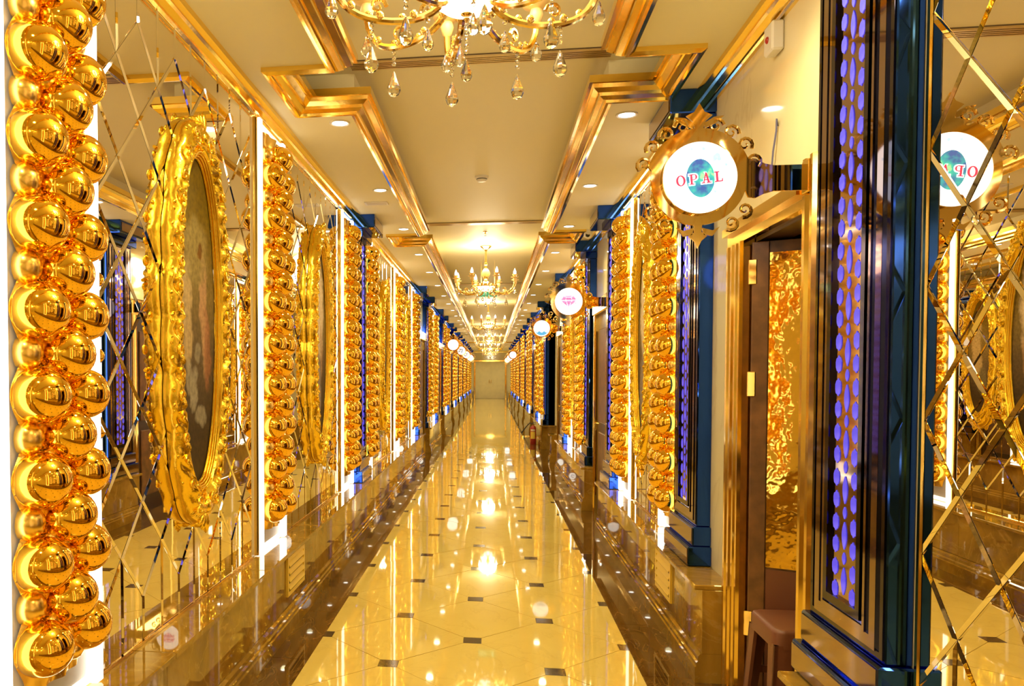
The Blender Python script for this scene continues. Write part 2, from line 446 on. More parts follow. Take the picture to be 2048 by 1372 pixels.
# side alcove on the sign wall
mb = MB()
mb.box(XR, 2.9, ALC[0] - T, ALC[0], -0.1, ZT + 0.1); mb.box(XR, 2.9, ALC[1], ALC[1] + T, -0.1, ZT + 0.1)
mb.box(2.9, 3.0, ALC[0], ALC[1], -0.1, ZT + 0.1)
structure(mb.obj('wall_alcove', 'beige_marble', smooth=False))
structure(MB().box(XR + 0.1, 2.9, ALC[0], ALC[1], -0.1, 0.0).obj('floor_alcove', 'cream_marble', smooth=False))
structure(MB().box(XR, 2.9, ALC[0], ALC[1], ZC, ZC + 0.1).obj('ceiling_alcove', 'ceiling_paint', smooth=False))
# dark room behind the open door
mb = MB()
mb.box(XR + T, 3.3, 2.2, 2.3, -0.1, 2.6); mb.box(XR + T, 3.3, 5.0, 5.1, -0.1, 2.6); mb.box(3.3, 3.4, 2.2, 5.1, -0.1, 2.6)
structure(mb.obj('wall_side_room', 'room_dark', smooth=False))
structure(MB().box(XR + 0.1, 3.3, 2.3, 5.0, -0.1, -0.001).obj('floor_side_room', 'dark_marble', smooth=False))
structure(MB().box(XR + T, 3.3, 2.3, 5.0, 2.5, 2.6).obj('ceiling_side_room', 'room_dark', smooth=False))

# ---- ceiling: soffits either side of a tray with stepped notches
NOT0, NLEN, NP = 3.88, 0.655, 4.70
NL, WL_, NR, WR_ = -0.775, -1.10, 0.62, 0.94
notches = [(y, y + NLEN) for y in (NOT0 - NP, NOT0, NOT0 + NP, NOT0 + 7 * NP)]
mb = MB()
mb.box(XL - 0.2, XR + 0.2, YS - 0.2, YE + 0.2, ZT, ZT + 0.12)
TE = 48.0           # tray stops before the far doors
ys = YS
segs = []
for a, b in notches: segs.append((ys, a, 0)); segs.append((a, b, 1)); ys = b
segs.append((ys, TE, 0))
for a, b, k in segs:
    mb.box(XL - 0.05, WL_ if k else NL, a, b, ZC, ZT); mb.box(WR_ if k else NR, XR + 0.05, a, b, ZC, ZT)
mb.box(XL - 0.05, XR + 0.05, TE, YE, ZC, ZT)
structure(mb.obj('ceiling', 'ceiling_paint', smooth=False))
prof = [(-0.022, 3.0), (-0.022, 2.978), (0.0, 2.966), (0.014, 2.968), (0.018, 2.982), (0.03, 2.980), (0.052, 2.994), (0.058, 3.012), (0.064, 3.008),
        (0.088, 3.026), (0.094, 3.046), (0.112, 3.046), (0.112, 3.085), (0.0, 3.085), (0.0, 3.0)]
for side in (-1, 1):
    nar, wid = (NL, WL_) if side < 0 else (NR, WR_)
    path = [(nar, YS)]
    for a, b in notches: path += [(nar, a), (wid, a), (wid, b), (nar, b)]
    path.append((nar, TE))
    if side < 0: path.append((NR, TE))
    mb = MB(); sweep(mb, path, prof, flip=(-1 if side < 0 else 1))
    structure(mb.obj('trim_%d' % (1 if side < 0 else 2), 'moulding_gold', angle=25))
# crown mouldings along the walls
cprof = [(0.0, 2.935), (0.016, 2.935), (0.022, 2.947), (0.034, 2.945), (0.058, 2.958), (0.066, 2.972), (0.074, 2.969), (0.092, 2.980), (0.098, 3.0), (0.0, 3.0)]
for k, (x, fx, a, b) in enumerate(((XL, -1, YS, YE), (XR, 1, YS, ALC[0]), (XR, 1, ALC[1], YE))):
    mb = MB(); sweep(mb, [(x, a), (x, b)], cprof, flip=fx)
    structure(mb.obj('trim_%d' % (3 + k), 'moulding_gold', angle=25))
mb = MB(); mb.box(XL, XR, YE - 0.09, YE, 2.93, 3.0); structure(mb.obj('trim_6', 'moulding_gold'))

# ---- marble dado: plinth, panels, ledge
def gaps(doors, lo, hi, extra=()):
    cuts = sorted([(a - 0.18, b + 0.14) for a, b in doors] + list(extra)); out = []; y = lo
    for a, b in cuts:
        if a > y: out.append((y, a))
        y = max(y, b)
    if hi > y: out.append((y, hi))
    return out
VENTS = {'L': [4.62], 'R': [4.62]}
tn = 7
def dado(side, a, b, n):
    s = 1 if side == 'L' else -1; x = XL if side == 'L' else XR
    root = structure(empty('trim_%d' % n, (x, 0, 0)))
    def bx(d0, d1, y0, y1, z0, z1, name, mat, ch=0):
        m = MB(); x0, x1 = sorted((s * d0, s * d1))
        if ch: m.chbox(x0, x1, y0, y1, z0, z1, ch)
        else: m.box(x0, x1, y0, y1, z0, z1)
        return m.obj(name, mat, root, smooth=False)
    L = 1.25; k = max(1, round((b - a) / L)); st = (b - a) / k
    pm = MB()
    # stepped plinth profile
    pr = [(0, 0), (s * 0.172, 0), (s * 0.172, 0.075), (s * 0.166, 0.082), (s * 0.166, 0.098), (s * 0.158, 0.106), (s * 0.158, 0.128), (s * 0.148, 0.142), (0, 0.142)]
    for q in range(k):
        y0, y1 = a + q * st, a + (q + 1) * st
        m = MB(); m.prism(pr, 'y', y0 + 0.001, y1 - 0.001); m.obj('plinth_block', 'brown_marble', root, smooth=False)
        bx(0, 0.142, y0 + 0.001, y1 - 0.001, 0.142, 0.455, 'dado_panel', 'brown_marble', 0.002)
        bx(0, 0.178, y0 + 0.0008, y1 - 0.0008, 0.455, LEDGE, 'ledge_slab', 'brown_marble', 0.004)
    return root
for a, b in gaps(LDOORS, YS, YE - 0.02): dado('L', a, b, tn); tn += 1
for a, b in gaps(RDOORS[1:], YS, YE - 0.02, [(2.92, 4.06), (ALC[0], ALC[1])]):
    dado('R', a, b, tn); tn += 1
# dado on the alcove's return wall
root = structure(empty('trim_%d' % tn, (XR, ALC[1], 0))); tn += 1
MB().box(-0.15, 1.74, -0.16, 0, 0, 0.142).obj('plinth_block', 'brown_marble', root, smooth=False)
MB().box(-0.13, 1.74, -0.13, 0, 0.142, 0.455).obj('dado_panel', 'brown_marble', root, smooth=False)
MB().box(-0.16, 1.74, -0.17, 0, 0.455, LEDGE).obj('ledge_slab', 'brown_marble', root, smooth=False)

# ================================================================== LAMPS
def lamp(kind, loc, energy, radius=0.05, col=WARM, spot=None):
    l = bpy.data.lights.new('lamp', kind); l.energy = energy; l.color = col; l.shadow_soft_size = radius
    if spot: l.spot_size = math.radians(spot); l.spot_blend = 1.0
    o = bpy.data.objects.new('lamp', l); COL.objects.link(o); o.location = loc
    return o

# ---- recessed downlights
ring_me = MB().lathe([(0.062, 0.0), (0.062, -0.006), (0.055, -0.008), (0.046, -0.004), (0.046, 0.0)], 20).mesh('trim_ring', 'white_plastic')
lens_me = MB().lathe([(0.0005, -0.003), (0.046, -0.003), (0.046, 0.0)], 20).mesh('lens', 'downlight_glow')
DLX = {'L': -0.90, 'R': 0.765}
for sd in ('L', 'R'):
    y = (4.76 if sd == 'L' else 4.84) - 1.755 * 5; ysd = []
    while y < YE - 0.8:
        if y > YS + 0.3 and all(not (a - 0.1 < y < b + 0.1) for a, b in notches): ysd.append(y)
        y += 1.755
    for n, y in enumerate(ysd):
        r = empty('downlight', (DLX[sd], y, ZC))
        link('trim_ring', ring_me, r); link('lens', lens_me, r)
        tag(r, 'round ceiling downlight, %s from the cream double doors, %s' % (ordinal(len(ysd) - n), 'opposite the OPAL sign side' if sd == 'L' else 'on the OPAL sign side'),
            'downlight', 'recessed downlights ' + ('opposite the OPAL sign side' if sd == 'L' else 'on the OPAL sign side'))
        lamp('SPOT', (DLX[sd], y, ZC - 0.02), DOWN_W, 0.05, WARM, 150)

# ---- chandeliers
ARMS = 8
def chandelier_meshes():
    me = {}
    me['canopy'] = MB().lathe([(0.0005, 3.2), (0.07, 3.2), (0.075, 3.19), (0.05, 3.165), (0.022, 3.15), (0.012, 3.12), (0.0005, 3.12)], 20).mesh('canopy', 'chandelier_gold')
    me['stem'] = MB().lathe([(0.0005, 3.13), (0.013, 3.13), (0.013, 2.98), (0.022, 2.97), (0.022, 2.95), (0.013, 2.94), (0.013, 2.86), (0.03, 2.84), (0.045, 2.80), (0.03, 2.76), (0.02, 2.74),
                             (0.05, 2.725), (0.062, 2.70), (0.05, 2.68), (0.03, 2.67), (0.0005, 2.67)], 16).mesh('stem', 'chandelier_gold')
    me['vase'] = MB().lathe([(0.028, 2.77), (0.052, 2.81), (0.058, 2.84), (0.04, 2.88), (0.024, 2.90)], 16).mesh('vase', 'alabaster')
    me['gallery'] = MB().lathe([(0.02, 2.672), (0.10, 2.685), (0.118, 2.70), (0.122, 2.68), (0.112, 2.664), (0.02, 2.66)], 24).mesh('gallery', 'chandelier_gold')
    me['bowl'] = MB().lathe([(0.112, 2.666), (0.110, 2.655), (0.095, 2.63), (0.07, 2.613), (0.035, 2.603), (0.0005, 2.60)], 24).mesh('bowl', 'bowl_glow')
    me['finial'] = MB().lathe([(0.0005, 2.604), (0.018, 2.602), (0.018, 2.597), (0.008, 2.592), (0.010, 2.584), (0.004, 2.575), (0.0005, 2.57)], 12).mesh('finial', 'chandelier_gold')
    pts = []
    for i in range(17):
        u = i / 16
        r = 0.05 + 0.36 * (u - 0.09 * math.sin(2 * PI * u))
        z = 2.70 - 0.13 * math.sin(PI * u) ** 0.75
        pts.append((r, 0, z))
    arm = MB().tube(pts, 0.011, 8)
    for (cr, cz, q, sg) in ((0.15, 2.655, 0.03, 1), (0.27, 2.615, 0.026, -1)):
        sp = [(cr + sg * q * (1 - t / 14) * math.cos(t * 0.62), 0, cz + q * (1 - t / 14) * math.sin(t * 0.62)) for t in range(13)]
        arm.tube(sp, [0.007 - 0.0003 * t for t in range(13)], 6)
    for k in range(7):
        u = 0.22 + 0.09 * k; p = pts[int(u * 16)]
        arm.sphere((p[0], 0.007 * (-1) ** k, p[2] + 0.012), 0.013, 8, 5, (1, 0.6, 1.2))
    me['arm'] = arm.mesh('arm', 'chandelier_gold')
    ex, ez = pts[-1][0], pts[-1][2]
    me['end'] = (ex, ez)
    me['cup'] = MB().lathe([(0.008, ez - 0.005), (0.016, ez + 0.005), (0.024, ez + 0.03), (0.019, ez + 0.048), (0.046, ez + 0.06), (0.05, ez + 0.066), (0.03, ez + 0.068), (0.018, ez + 0.075), (0.03, ez + 0.092), (0.034, ez + 0.1), (0.02, ez + 0.1), (0.012, ez + 0.095), (0.0005, ez + 0.095)], 16, ex).mesh('cup', 'alabaster')
    me['bulb'] = MB().lathe([(0.0005, ez + 0.095), (0.012, ez + 0.097), (0.018, ez + 0.115), (0.016, ez + 0.135), (0.007, ez + 0.16), (0.0005, ez + 0.175)], 10, ex).mesh('bulb', 'bulb_glow')
    def drop(L, s):
        m = MB(); z = 0.0; m.sphere((0, 0, -0.006), 0.006, 6, 4)
        n = int((L - 0.055 * s) / 0.018)
        for k in range(n): m.sphere((0, 0, -0.015 - 0.018 * k), 0.0075, 8, 5)
        zt = -0.02 - 0.018 * n
        m.lathe([(0.0005, zt), (0.004 * s, zt - 0.006 * s), (0.009 * s, zt - 0.02 * s), (0.016 * s, zt - 0.038 * s), (0.0165 * s, zt - 0.046 * s), (0.011 * s, zt - 0.057 * s), (0.0005, zt - 0.062 * s)], 8)
        return m.mesh('crystal_drop', 'crystal', angle=15)
    me['dropA'] = drop(0.10, 1.25); me['dropB'] = drop(0.135, 1.35); me['dropC'] = drop(0.16, 1.1)
    return me
CM = chandelier_meshes()
def chandelier(y, label, group=None, rot=0.2):
    r = empty('chandelier', (XC, y, 0), rot); tag(r, label, 'chandelier', group)
    for n in ('canopy', 'stem', 'vase', 'gallery', 'bowl'): link(n, CM[n], r)
    link('finial', CM['finial'], r)
    ex, ez = CM['end']
    for k in range(ARMS):
        a = 2 * PI * k / ARMS
        arm = link('arm', CM['arm'], r, (0, 0, 0), (0, 0, a))
        link('cup', CM['cup'], arm); link('bulb', CM['bulb'], arm)
        link('crystal_drop', CM['dropA'], arm, (ex, 0, ez - 0.012)); link('crystal_drop', CM['dropB'], arm, (0.29, 0, 2.572))
        if k % 2 == 0: link('crystal_drop', CM['dropC'], arm, (0.118, 0, 2.662))
    link('crystal_drop', CM['dropC'], r, (0, 0, 2.572))
    lamp('POINT', (XC, y, 2.93), CHAND_W, 0.22, (1.0, 0.86, 0.58))
CHY = [2.5 + 8.25 * k for k in range(6)]
chandelier(CHY[0], 'big crystal chandelier hanging nearest to the OPAL sign door')
chandelier(CHY[1], 'crystal chandelier with candle bulbs in front of the green exit sign', rot=0.35)
for k in range(2, 6): chandelier(CHY[k], 'small glowing crystal chandelier, %s from the cream double doors' % ordinal(6 - k), 'distant chandeliers', rot=0.2 + 0.1 * k)
chandelier(CHY[0] - 8.25, 'crystal chandelier hanging in the corridor stretch with plain walls')

# ---- linear air diffusers, smoke detector, sprinklers, grille, dome camera, exit sign
for k, yy in enumerate((4.40, 9.11, 15.2)):
    r = empty('air_diffuser', ((NL + NR) / 2, yy, ZT))
    m = MB(); wdt = (NR - NL) / 2 - 0.003
    m.box(-wdt, wdt, -0.055, 0.055, -0.006, 0.0); m.obj('backing', 'vent_dark', r, smooth=False)
    for q in range(5):
        c = -0.046 + 0.023 * q
        MB().box(-wdt, wdt, c - 0.0065, c + 0.0065, -0.016, -0.006).obj('blade', 'diffuser_metal', r, smooth=False)
    tag(r, ('slim slotted air diffuser across the tray ceiling before the smoke detector' if k == 0 else
            'slim slotted air diffuser across the tray ceiling before the exit sign' if k == 1 else 'thin slotted air diffuser across the ceiling past the green exit sign'), 'air diffuser')
r = empty('smoke_detector', (XC - 0.01, 7.0, ZT))
MB().lathe([(0.0005, 0), (0.058, 0), (0.058, -0.014), (0.05, -0.02), (0.0005, -0.02)], 20).obj('base', 'white_plastic', r)
MB().lathe([(0.044, -0.02), (0.044, -0.034), (0.034, -0.046), (0.0005, -0.048)], 20).obj('sensor_cap', 'white_plastic', r)
MB().lathe([(0.0455, -0.024), (0.0465, -0.027), (0.0455, -0.030)], 20).obj('vent_ring', 'black_plastic', r)
tag(r, 'round white smoke detector on the tray ceiling', 'smoke detector')
r = empty('sprinkler', (XC, 9.7, ZT))
MB().lathe([(0.0005, 0), (0.03, 0), (0.026, -0.008), (0.01, -0.01), (0.008, -0.03), (0.0005, -0.03)], 12).obj('escutcheon', 'chandelier_gold', r)
MB().lathe([(0.0005, -0.045), (0.014, -0.045), (0.014, -0.048), (0.0005, -0.05)], 12).obj('deflector', 'vent_dark', r)
MB().tube([(0.007, 0, -0.03), (0.01, 0, -0.038), (0.004, 0, -0.046)], 0.002, 5).obj('yoke', 'vent_dark', r)
tag(r, 'small sprinkler head on the ceiling before the second chandelier', 'sprinkler')
r = empty('ceiling_grille', (-1.0, 7.0, ZC))
MB().ring([(-0.1, -0.06), (0.1, -0.06), (0.1, 0.06), (-0.1, 0.06)], [(-0.085, -0.045), (0.085, -0.045), (0.085, 0.045), (-0.085, 0.045)], 'z', -0.008, 0).obj('frame', 'white_plastic', r, smooth=False)
MB().box(-0.085, 0.085, -0.045, 0.045, -0.002, 0).obj('backing', 'vent_dark', r, smooth=False)
for q in range(5): MB().box(-0.085, 0.085, -0.038 + 0.018 * q, -0.029 + 0.018 * q, -0.007, -0.003).obj('slat', 'white_plastic', r, smooth=False)
tag(r, 'small white square air grille in the soffit between downlights', 'air grille')
r = empty('dome_camera', (0.985, 8.62, ZC))
MB().lathe([(0.0005, 0), (0.055, 0), (0.055, -0.012), (0.047, -0.03), (0.0005, -0.03)], 18).obj('base', 'white_plastic', r)
MB().sphere((0, 0, -0.045), 0.043, 16, 10).obj('camera_ball', 'white_plastic', r)
MB().lathe([(0.0005, 0.0), (0.02, 0.0), (0.022, 0.01), (0.0005, 0.01)], 14).xform(Matrix.Translation((-0.008, -0.036, -0.062)) @ Matrix.Rotation(math.radians(62), 4, 'X')).obj('lens', 'black_plastic', r)
tag(r, 'white dome security camera on the soffit above the second lit sign', 'security camera')
r = empty('exit_sign', (XC + 0.02, 12.2, 2.73))
MB().chbox(-0.135, 0.135, -0.012, 0.012, -0.06, 0.06, 0.004).obj('body', 'exit_green', r, smooth=False)
MB().box(-0.1, -0.096, -0.003, 0.003, 0.06, ZT - 2.73).box(0.096, 0.1, -0.003, 0.003, 0.06, ZT - 2.73).obj('hanger', 'trim_gold', r, smooth=False)
m = MB()
def seg(x0, x1, z0, z1): m.box(x0, x1, -0.0145, -0.0118, z0, z1)
x = -0.12; hh = 0.03
for ch in 'EXIT':
    if ch == 'E':
        seg(x, x + 0.006, -hh, hh)
        for z in (-hh, -0.003, hh - 0.006): seg(x, x + 0.022, z, z + 0.006)
    if ch == 'X':
        for sg in (1, -1): m.prism([(x + 0.012 - sg * 0.012 - 0.004, -hh), (x + 0.012 - sg * 0.012 + 0.004, -hh), (x + 0.012 + sg * 0.012 + 0.004, hh), (x + 0.012 + sg * 0.012 - 0.004, hh)], 'y', -0.0145, -0.0118)
    if ch == 'I': seg(x + 0.006, x + 0.012, -hh, hh)
    if ch == 'T': seg(x + 0.008, x + 0.014, -hh, hh); seg(x, x + 0.022, hh - 0.006, hh)
    x += {'I': 0.022}.get(ch, 0.032)
m.obj('lettering', 'exit_pale', r, smooth=False)
m = MB()
m.prism(ell(0.09, 0.036, 0.008, 0.008, 12), 'y', -0.0145, -0.0118)
for a, b, q in (((0.087, 0.026), (0.08, 0.0), 0.006), ((0.08, 0.0), (0.094, -0.016), 0.005), ((0.094, -0.016), (0.092, -0.04), 0.004), ((0.08, 0.0), (0.068, -0.018), 0.005), ((0.068, -0.018), (0.05, -0.02), 0.004), ((0.086, 0.022), (0.102, 0.006), 0.004), ((0.086, 0.022), (0.068, 0.016), 0.004)):
    d = Vector((b[0] - a[0], b[1] - a[1])).normalized(); nx, nz = -d.y * q, d.x * q
    m.prism([(a[0] + nx, a[1] + nz), (b[0] + nx, b[1] + nz), (b[0] - nx, b[1] - nz), (a[0] - nx, a[1] - nz)], 'y', -0.0145, -0.0118)
m.obj('running_figure', 'exit_pale', r, smooth=False)
tag(r, 'green hanging exit sign with running figure behind the second chandelier', 'exit sign')

# ================================================================== WALL MODULES
SIDE_TXT = {'L': 'on the wall opposite the OPAL sign', 'R': 'on the OPAL sign wall'}
NZ0, NZ1 = 0.485, 2.932
NICHE_ME = {
 'back_panel': MB().box(-0.232, 0.232, 0.002, 0.008, NZ0 + 0.03, NZ1 - 0.03).mesh('back_panel', 'white_panel', False),
 'light_bar': MB().box(-0.232, 0.232, 0.002, 0.013, -0.013, 0.013).mesh('light_bar', 'led_white', False),
 'tube': MB().chbox(-0.022, 0.022, 0.002, 0.044, NZ0, NZ1, 0.006).mesh('tube', 'led_white', True),
 'edge_trim': MB().chbox(-0.012, 0.012, 0.002, 0.03, NZ0, NZ1, 0.004).mesh('edge_trim', 'trim_gold', False)}
def niche(side, yc, label, short, group=None):
    r = on_wall('niche_panel', side, yc); tag(r, label, 'niche panel', group)
    link('back_panel', NICHE_ME['back_panel'], r)
    link('light_bar', NICHE_ME['light_bar'], r, (0, 0, NZ0 + 0.014)); link('light_bar', NICHE_ME['light_bar'], r, (0, 0, NZ1 - 0.014))
    for s in (-1, 1):
        e = s if side == 'R' else -s
        q = on_wall('light_strip', side, yc + s * 0.254)
        tag(q, 'white light strip just %s %s' % ('before' if s < 0 else 'past', short), 'light strip', group.replace('niches', 'light strips') if group else None)
        link('tube', NICHE_ME['tube'], q); link('edge_trim', NICHE_ME['edge_trim'], q, (0.034 * e, 0, 0))
    return r

# ball columns
BR = 0.087
ball_me = MB().sphere((0, 0, 0), BR, 24, 14, (1, 1, 0.93)).back(-0.042).mesh('ball', 'ball_gold', True, 180)
PZ = [0.722 + 0.24 * k for k in range(9)]; SZ = [0.842 + 0.24 * k for k in range(9)]
def core_mesh():
    m = MB()
    zs = [0.60 + 0.02 * k for k in range(115)]
    pts = []
    na = 22
    for z in zs:
        ph = (z - 0.722) / 0.24 * 2 * PI
        wv = 0.165 + 0.028 * math.cos(ph)
        for i in range(na + 1):
            u = -1 + 2 * i / na
            d = 0.012 + 0.032 * (1 - u * u) ** 0.6 + 0.008 * math.cos(ph * 2 + u * 9) * (1 - u * u)
            if i in (0, na): d = 0.009
            pts.append((u * wv, d, z))
    fs = [(r * (na + 1) + i, r * (na + 1) + i + 1, (r + 1) * (na + 1) + i + 1, (r + 1) * (na + 1) + i) for r in range(len(zs) - 1) for i in range(na)]
    m.add(pts, fs)
    for z in SZ:
        for s in (-1, 1): m.sphere((s * 0.13, 0.018, z), 0.05, 14, 8)
    for z in PZ: m.sphere((0, 0.03, z), 0.05, 14, 8, (0.8, 1, 0.9))
    for k in range(9):
        for s in (-1, 1):
            m.sphere((s * 0.062, 0.045, PZ[k] + 0.062), 0.035, 12, 7, (1.2, 0.9, 0.9))
            m.sphere((s * 0.062, 0.045, PZ[k] - 0.062), 0.035, 12, 7, (1.2, 0.9, 0.9))
    return m.back(0.007).mesh('core', 'column_gold', True, 60)
CORE = core_mesh()
seam_me = MB().tube([(0.15 * math.cos(a), 0.012 + 0.05 * math.sin(a), 0) for a in [PI * k / 10 for k in range(11)]], 0.003, 6).mesh('seam', 'ball_gold')
flange_me = MB().prism([(-0.012, 0), (0.012, 0), (0.012, 1), (-0.012, 1)], 'y', 0.008, 0.02).mesh('flange', 'ball_gold', False)
mbb = MB()
for z in PZ:
    for s in (-1, 1): mbb.sphere((s * 0.115, 0.052, z), BR, 12, 8, (1, 1, 0.93))
for z in SZ: mbb.sphere((0, 0.066, z), BR, 12, 8, (1, 1, 0.93))
far_balls_me = mbb.back(0.01).mesh('distant_balls', 'ball_gold', True, 180)
def ball_column(side, yc, label, group=None, detail=True):
    r = on_wall('ball_column', side, yc, d=0.008); tag(r, label, 'ornamental column', group)
    link('core', CORE, r)
    if detail:
        for z in PZ:
            for s in (-1, 1): link('ball', ball_me, r, (s * 0.115, 0.052, z))
        for z in SZ: link('ball', ball_me, r, (0, 0.066, z))
        for z in SZ: link('seam', seam_me, r, (0, 0, z - 0.035))
    else:
        tag(link('distant_balls', far_balls_me, r), kind='stuff')
    return r

# mirrors of bevelled diamond panes
def inset(poly, b):
    n = len(poly); out = []
    ar = sum(poly[i][0] * poly[(i + 1) % n][1] - poly[(i + 1) % n][0] * poly[i][1] for i in range(n))
    if ar < 0: poly = poly[::-1]
    for i in range(n):
        p0, p1, p2 = Vector(poly[i - 1]), Vector(poly[i]), Vector(poly[(i + 1) % n])
        a = (p1 - p0).normalized(); c = (p2 - p1).normalized()
        na = Vector((-a.y, a.x)); nc = Vector((-c.y, c.x)); mt = na + nc; mt = mt / max(0.2, mt.dot(na))
        out.append((p1.x + mt.x * b, p1.y + mt.y * b))
    return poly, out
def pane(m, poly, bev=0.011, g=0.0006):
    poly, o1 = inset(poly, g); _, o2 = inset(poly, bev)
    n = len(poly)
    vs = [(x, 0.0095, z) for x, z in o1] + [(x, 0.014, z) for x, z in o2]
    m.add(vs, [tuple(range(n, 2 * n))] + [(i, (i + 1) % n, n + (i + 1) % n, n + i) for i in range(n)])
HZ = 0.179; ZT0 = 2.81; ZB0 = ZT0 - 12 * HZ
def mirror(side, y0, y1, n, label, group=None, detail=True, trims=False):
    yc, L = (y0 + y1) / 2, (y1 - y0)
    r = on_wall('mirror_panel', side, yc, d=0.0); tag(r, label, 'mirror', group)
    hx = L / n; X = lambda i: -L / 2 + hx * i
    MB().box(-L / 2, L / 2, 0.001, 0.009, NZ0, NZ1 + 0.01).obj('backing', 'dark_steel', r, smooth=False)
    polys = []
    for i in range(0, n + 1):
        if i % 2 == 0:
            for k in range(6):
                zc = ZT0 - HZ - 2 * HZ * k
                if i == 0: p = [(X(0), zc - HZ), (X(1), zc), (X(0), zc + HZ)]
                elif i == n: p = [(X(n), zc - HZ), (X(n), zc + HZ), (X(n - 1), zc)]
                else: p = [(X(i), zc - HZ), (X(i + 1), zc), (X(i), zc + HZ), (X(i - 1), zc)]
                polys.append((p, 0 if i in (0, n) else 1, (X(i), zc)))
        else:
            for k in range(5):
                zc = ZT0 - 2 * HZ * (k + 1)
                polys.append(([(X(i), zc - HZ), (X(i + 1), zc), (X(i), zc + HZ), (X(i - 1), zc)], 1, (X(i), zc)))
    for i in range(n):
        a, b = (0, HZ) if i % 2 == 0 else (HZ, 0)
        polys.append(([(X(i), ZT0 - a), (X(i + 1), ZT0 - b), (X(i + 1), NZ1 + 0.008), (X(i), NZ1 + 0.008)], 0, None))
        polys.append(([(X(i), NZ0 + 0.001), (X(i + 1), NZ0 + 0.001), (X(i + 1), ZB0 + b), (X(i), ZB0 + a)], 0, None))
    if detail:
        m = MB(); pane(m, [(0, -HZ), (hx, 0), (0, HZ), (-hx, 0)]); dme = m.mesh('mirror_pane', 'mirror_silver', False)
        for p, full, c in polys:
            if full: o = link('mirror_pane', dme, r, (c[0], 0, c[1]))
            else:
                m = MB(); pane(m, p); o = m.obj('mirror_pane', 'mirror_silver', r, smooth=False)
            if full: o.rotation_euler = (rnd.gauss(0, 0.0007), 0, rnd.gauss(0, 0.0007))
    else:
        m = MB()
        for p, full, c in polys: pane(m, p)
        tag(m.obj('mirror_panes', 'mirror_silver', r, smooth=False), kind='stuff')
    if trims:
        for s in (-1, 1): MB().chbox(s * (L / 2 + 0.012) - 0.011, s * (L / 2 + 0.012) + 0.011, 0.0, 0.016, NZ0, NZ1, 0.004).obj('edge_trim', 'trim_gold', r, smooth=False)
    MB().box(-L / 2, L / 2, 0.0, 0.02, NZ0 - 0.004, NZ0 + 0.008).obj('sill_trim', 'trim_gold', r, smooth=False)
    return r

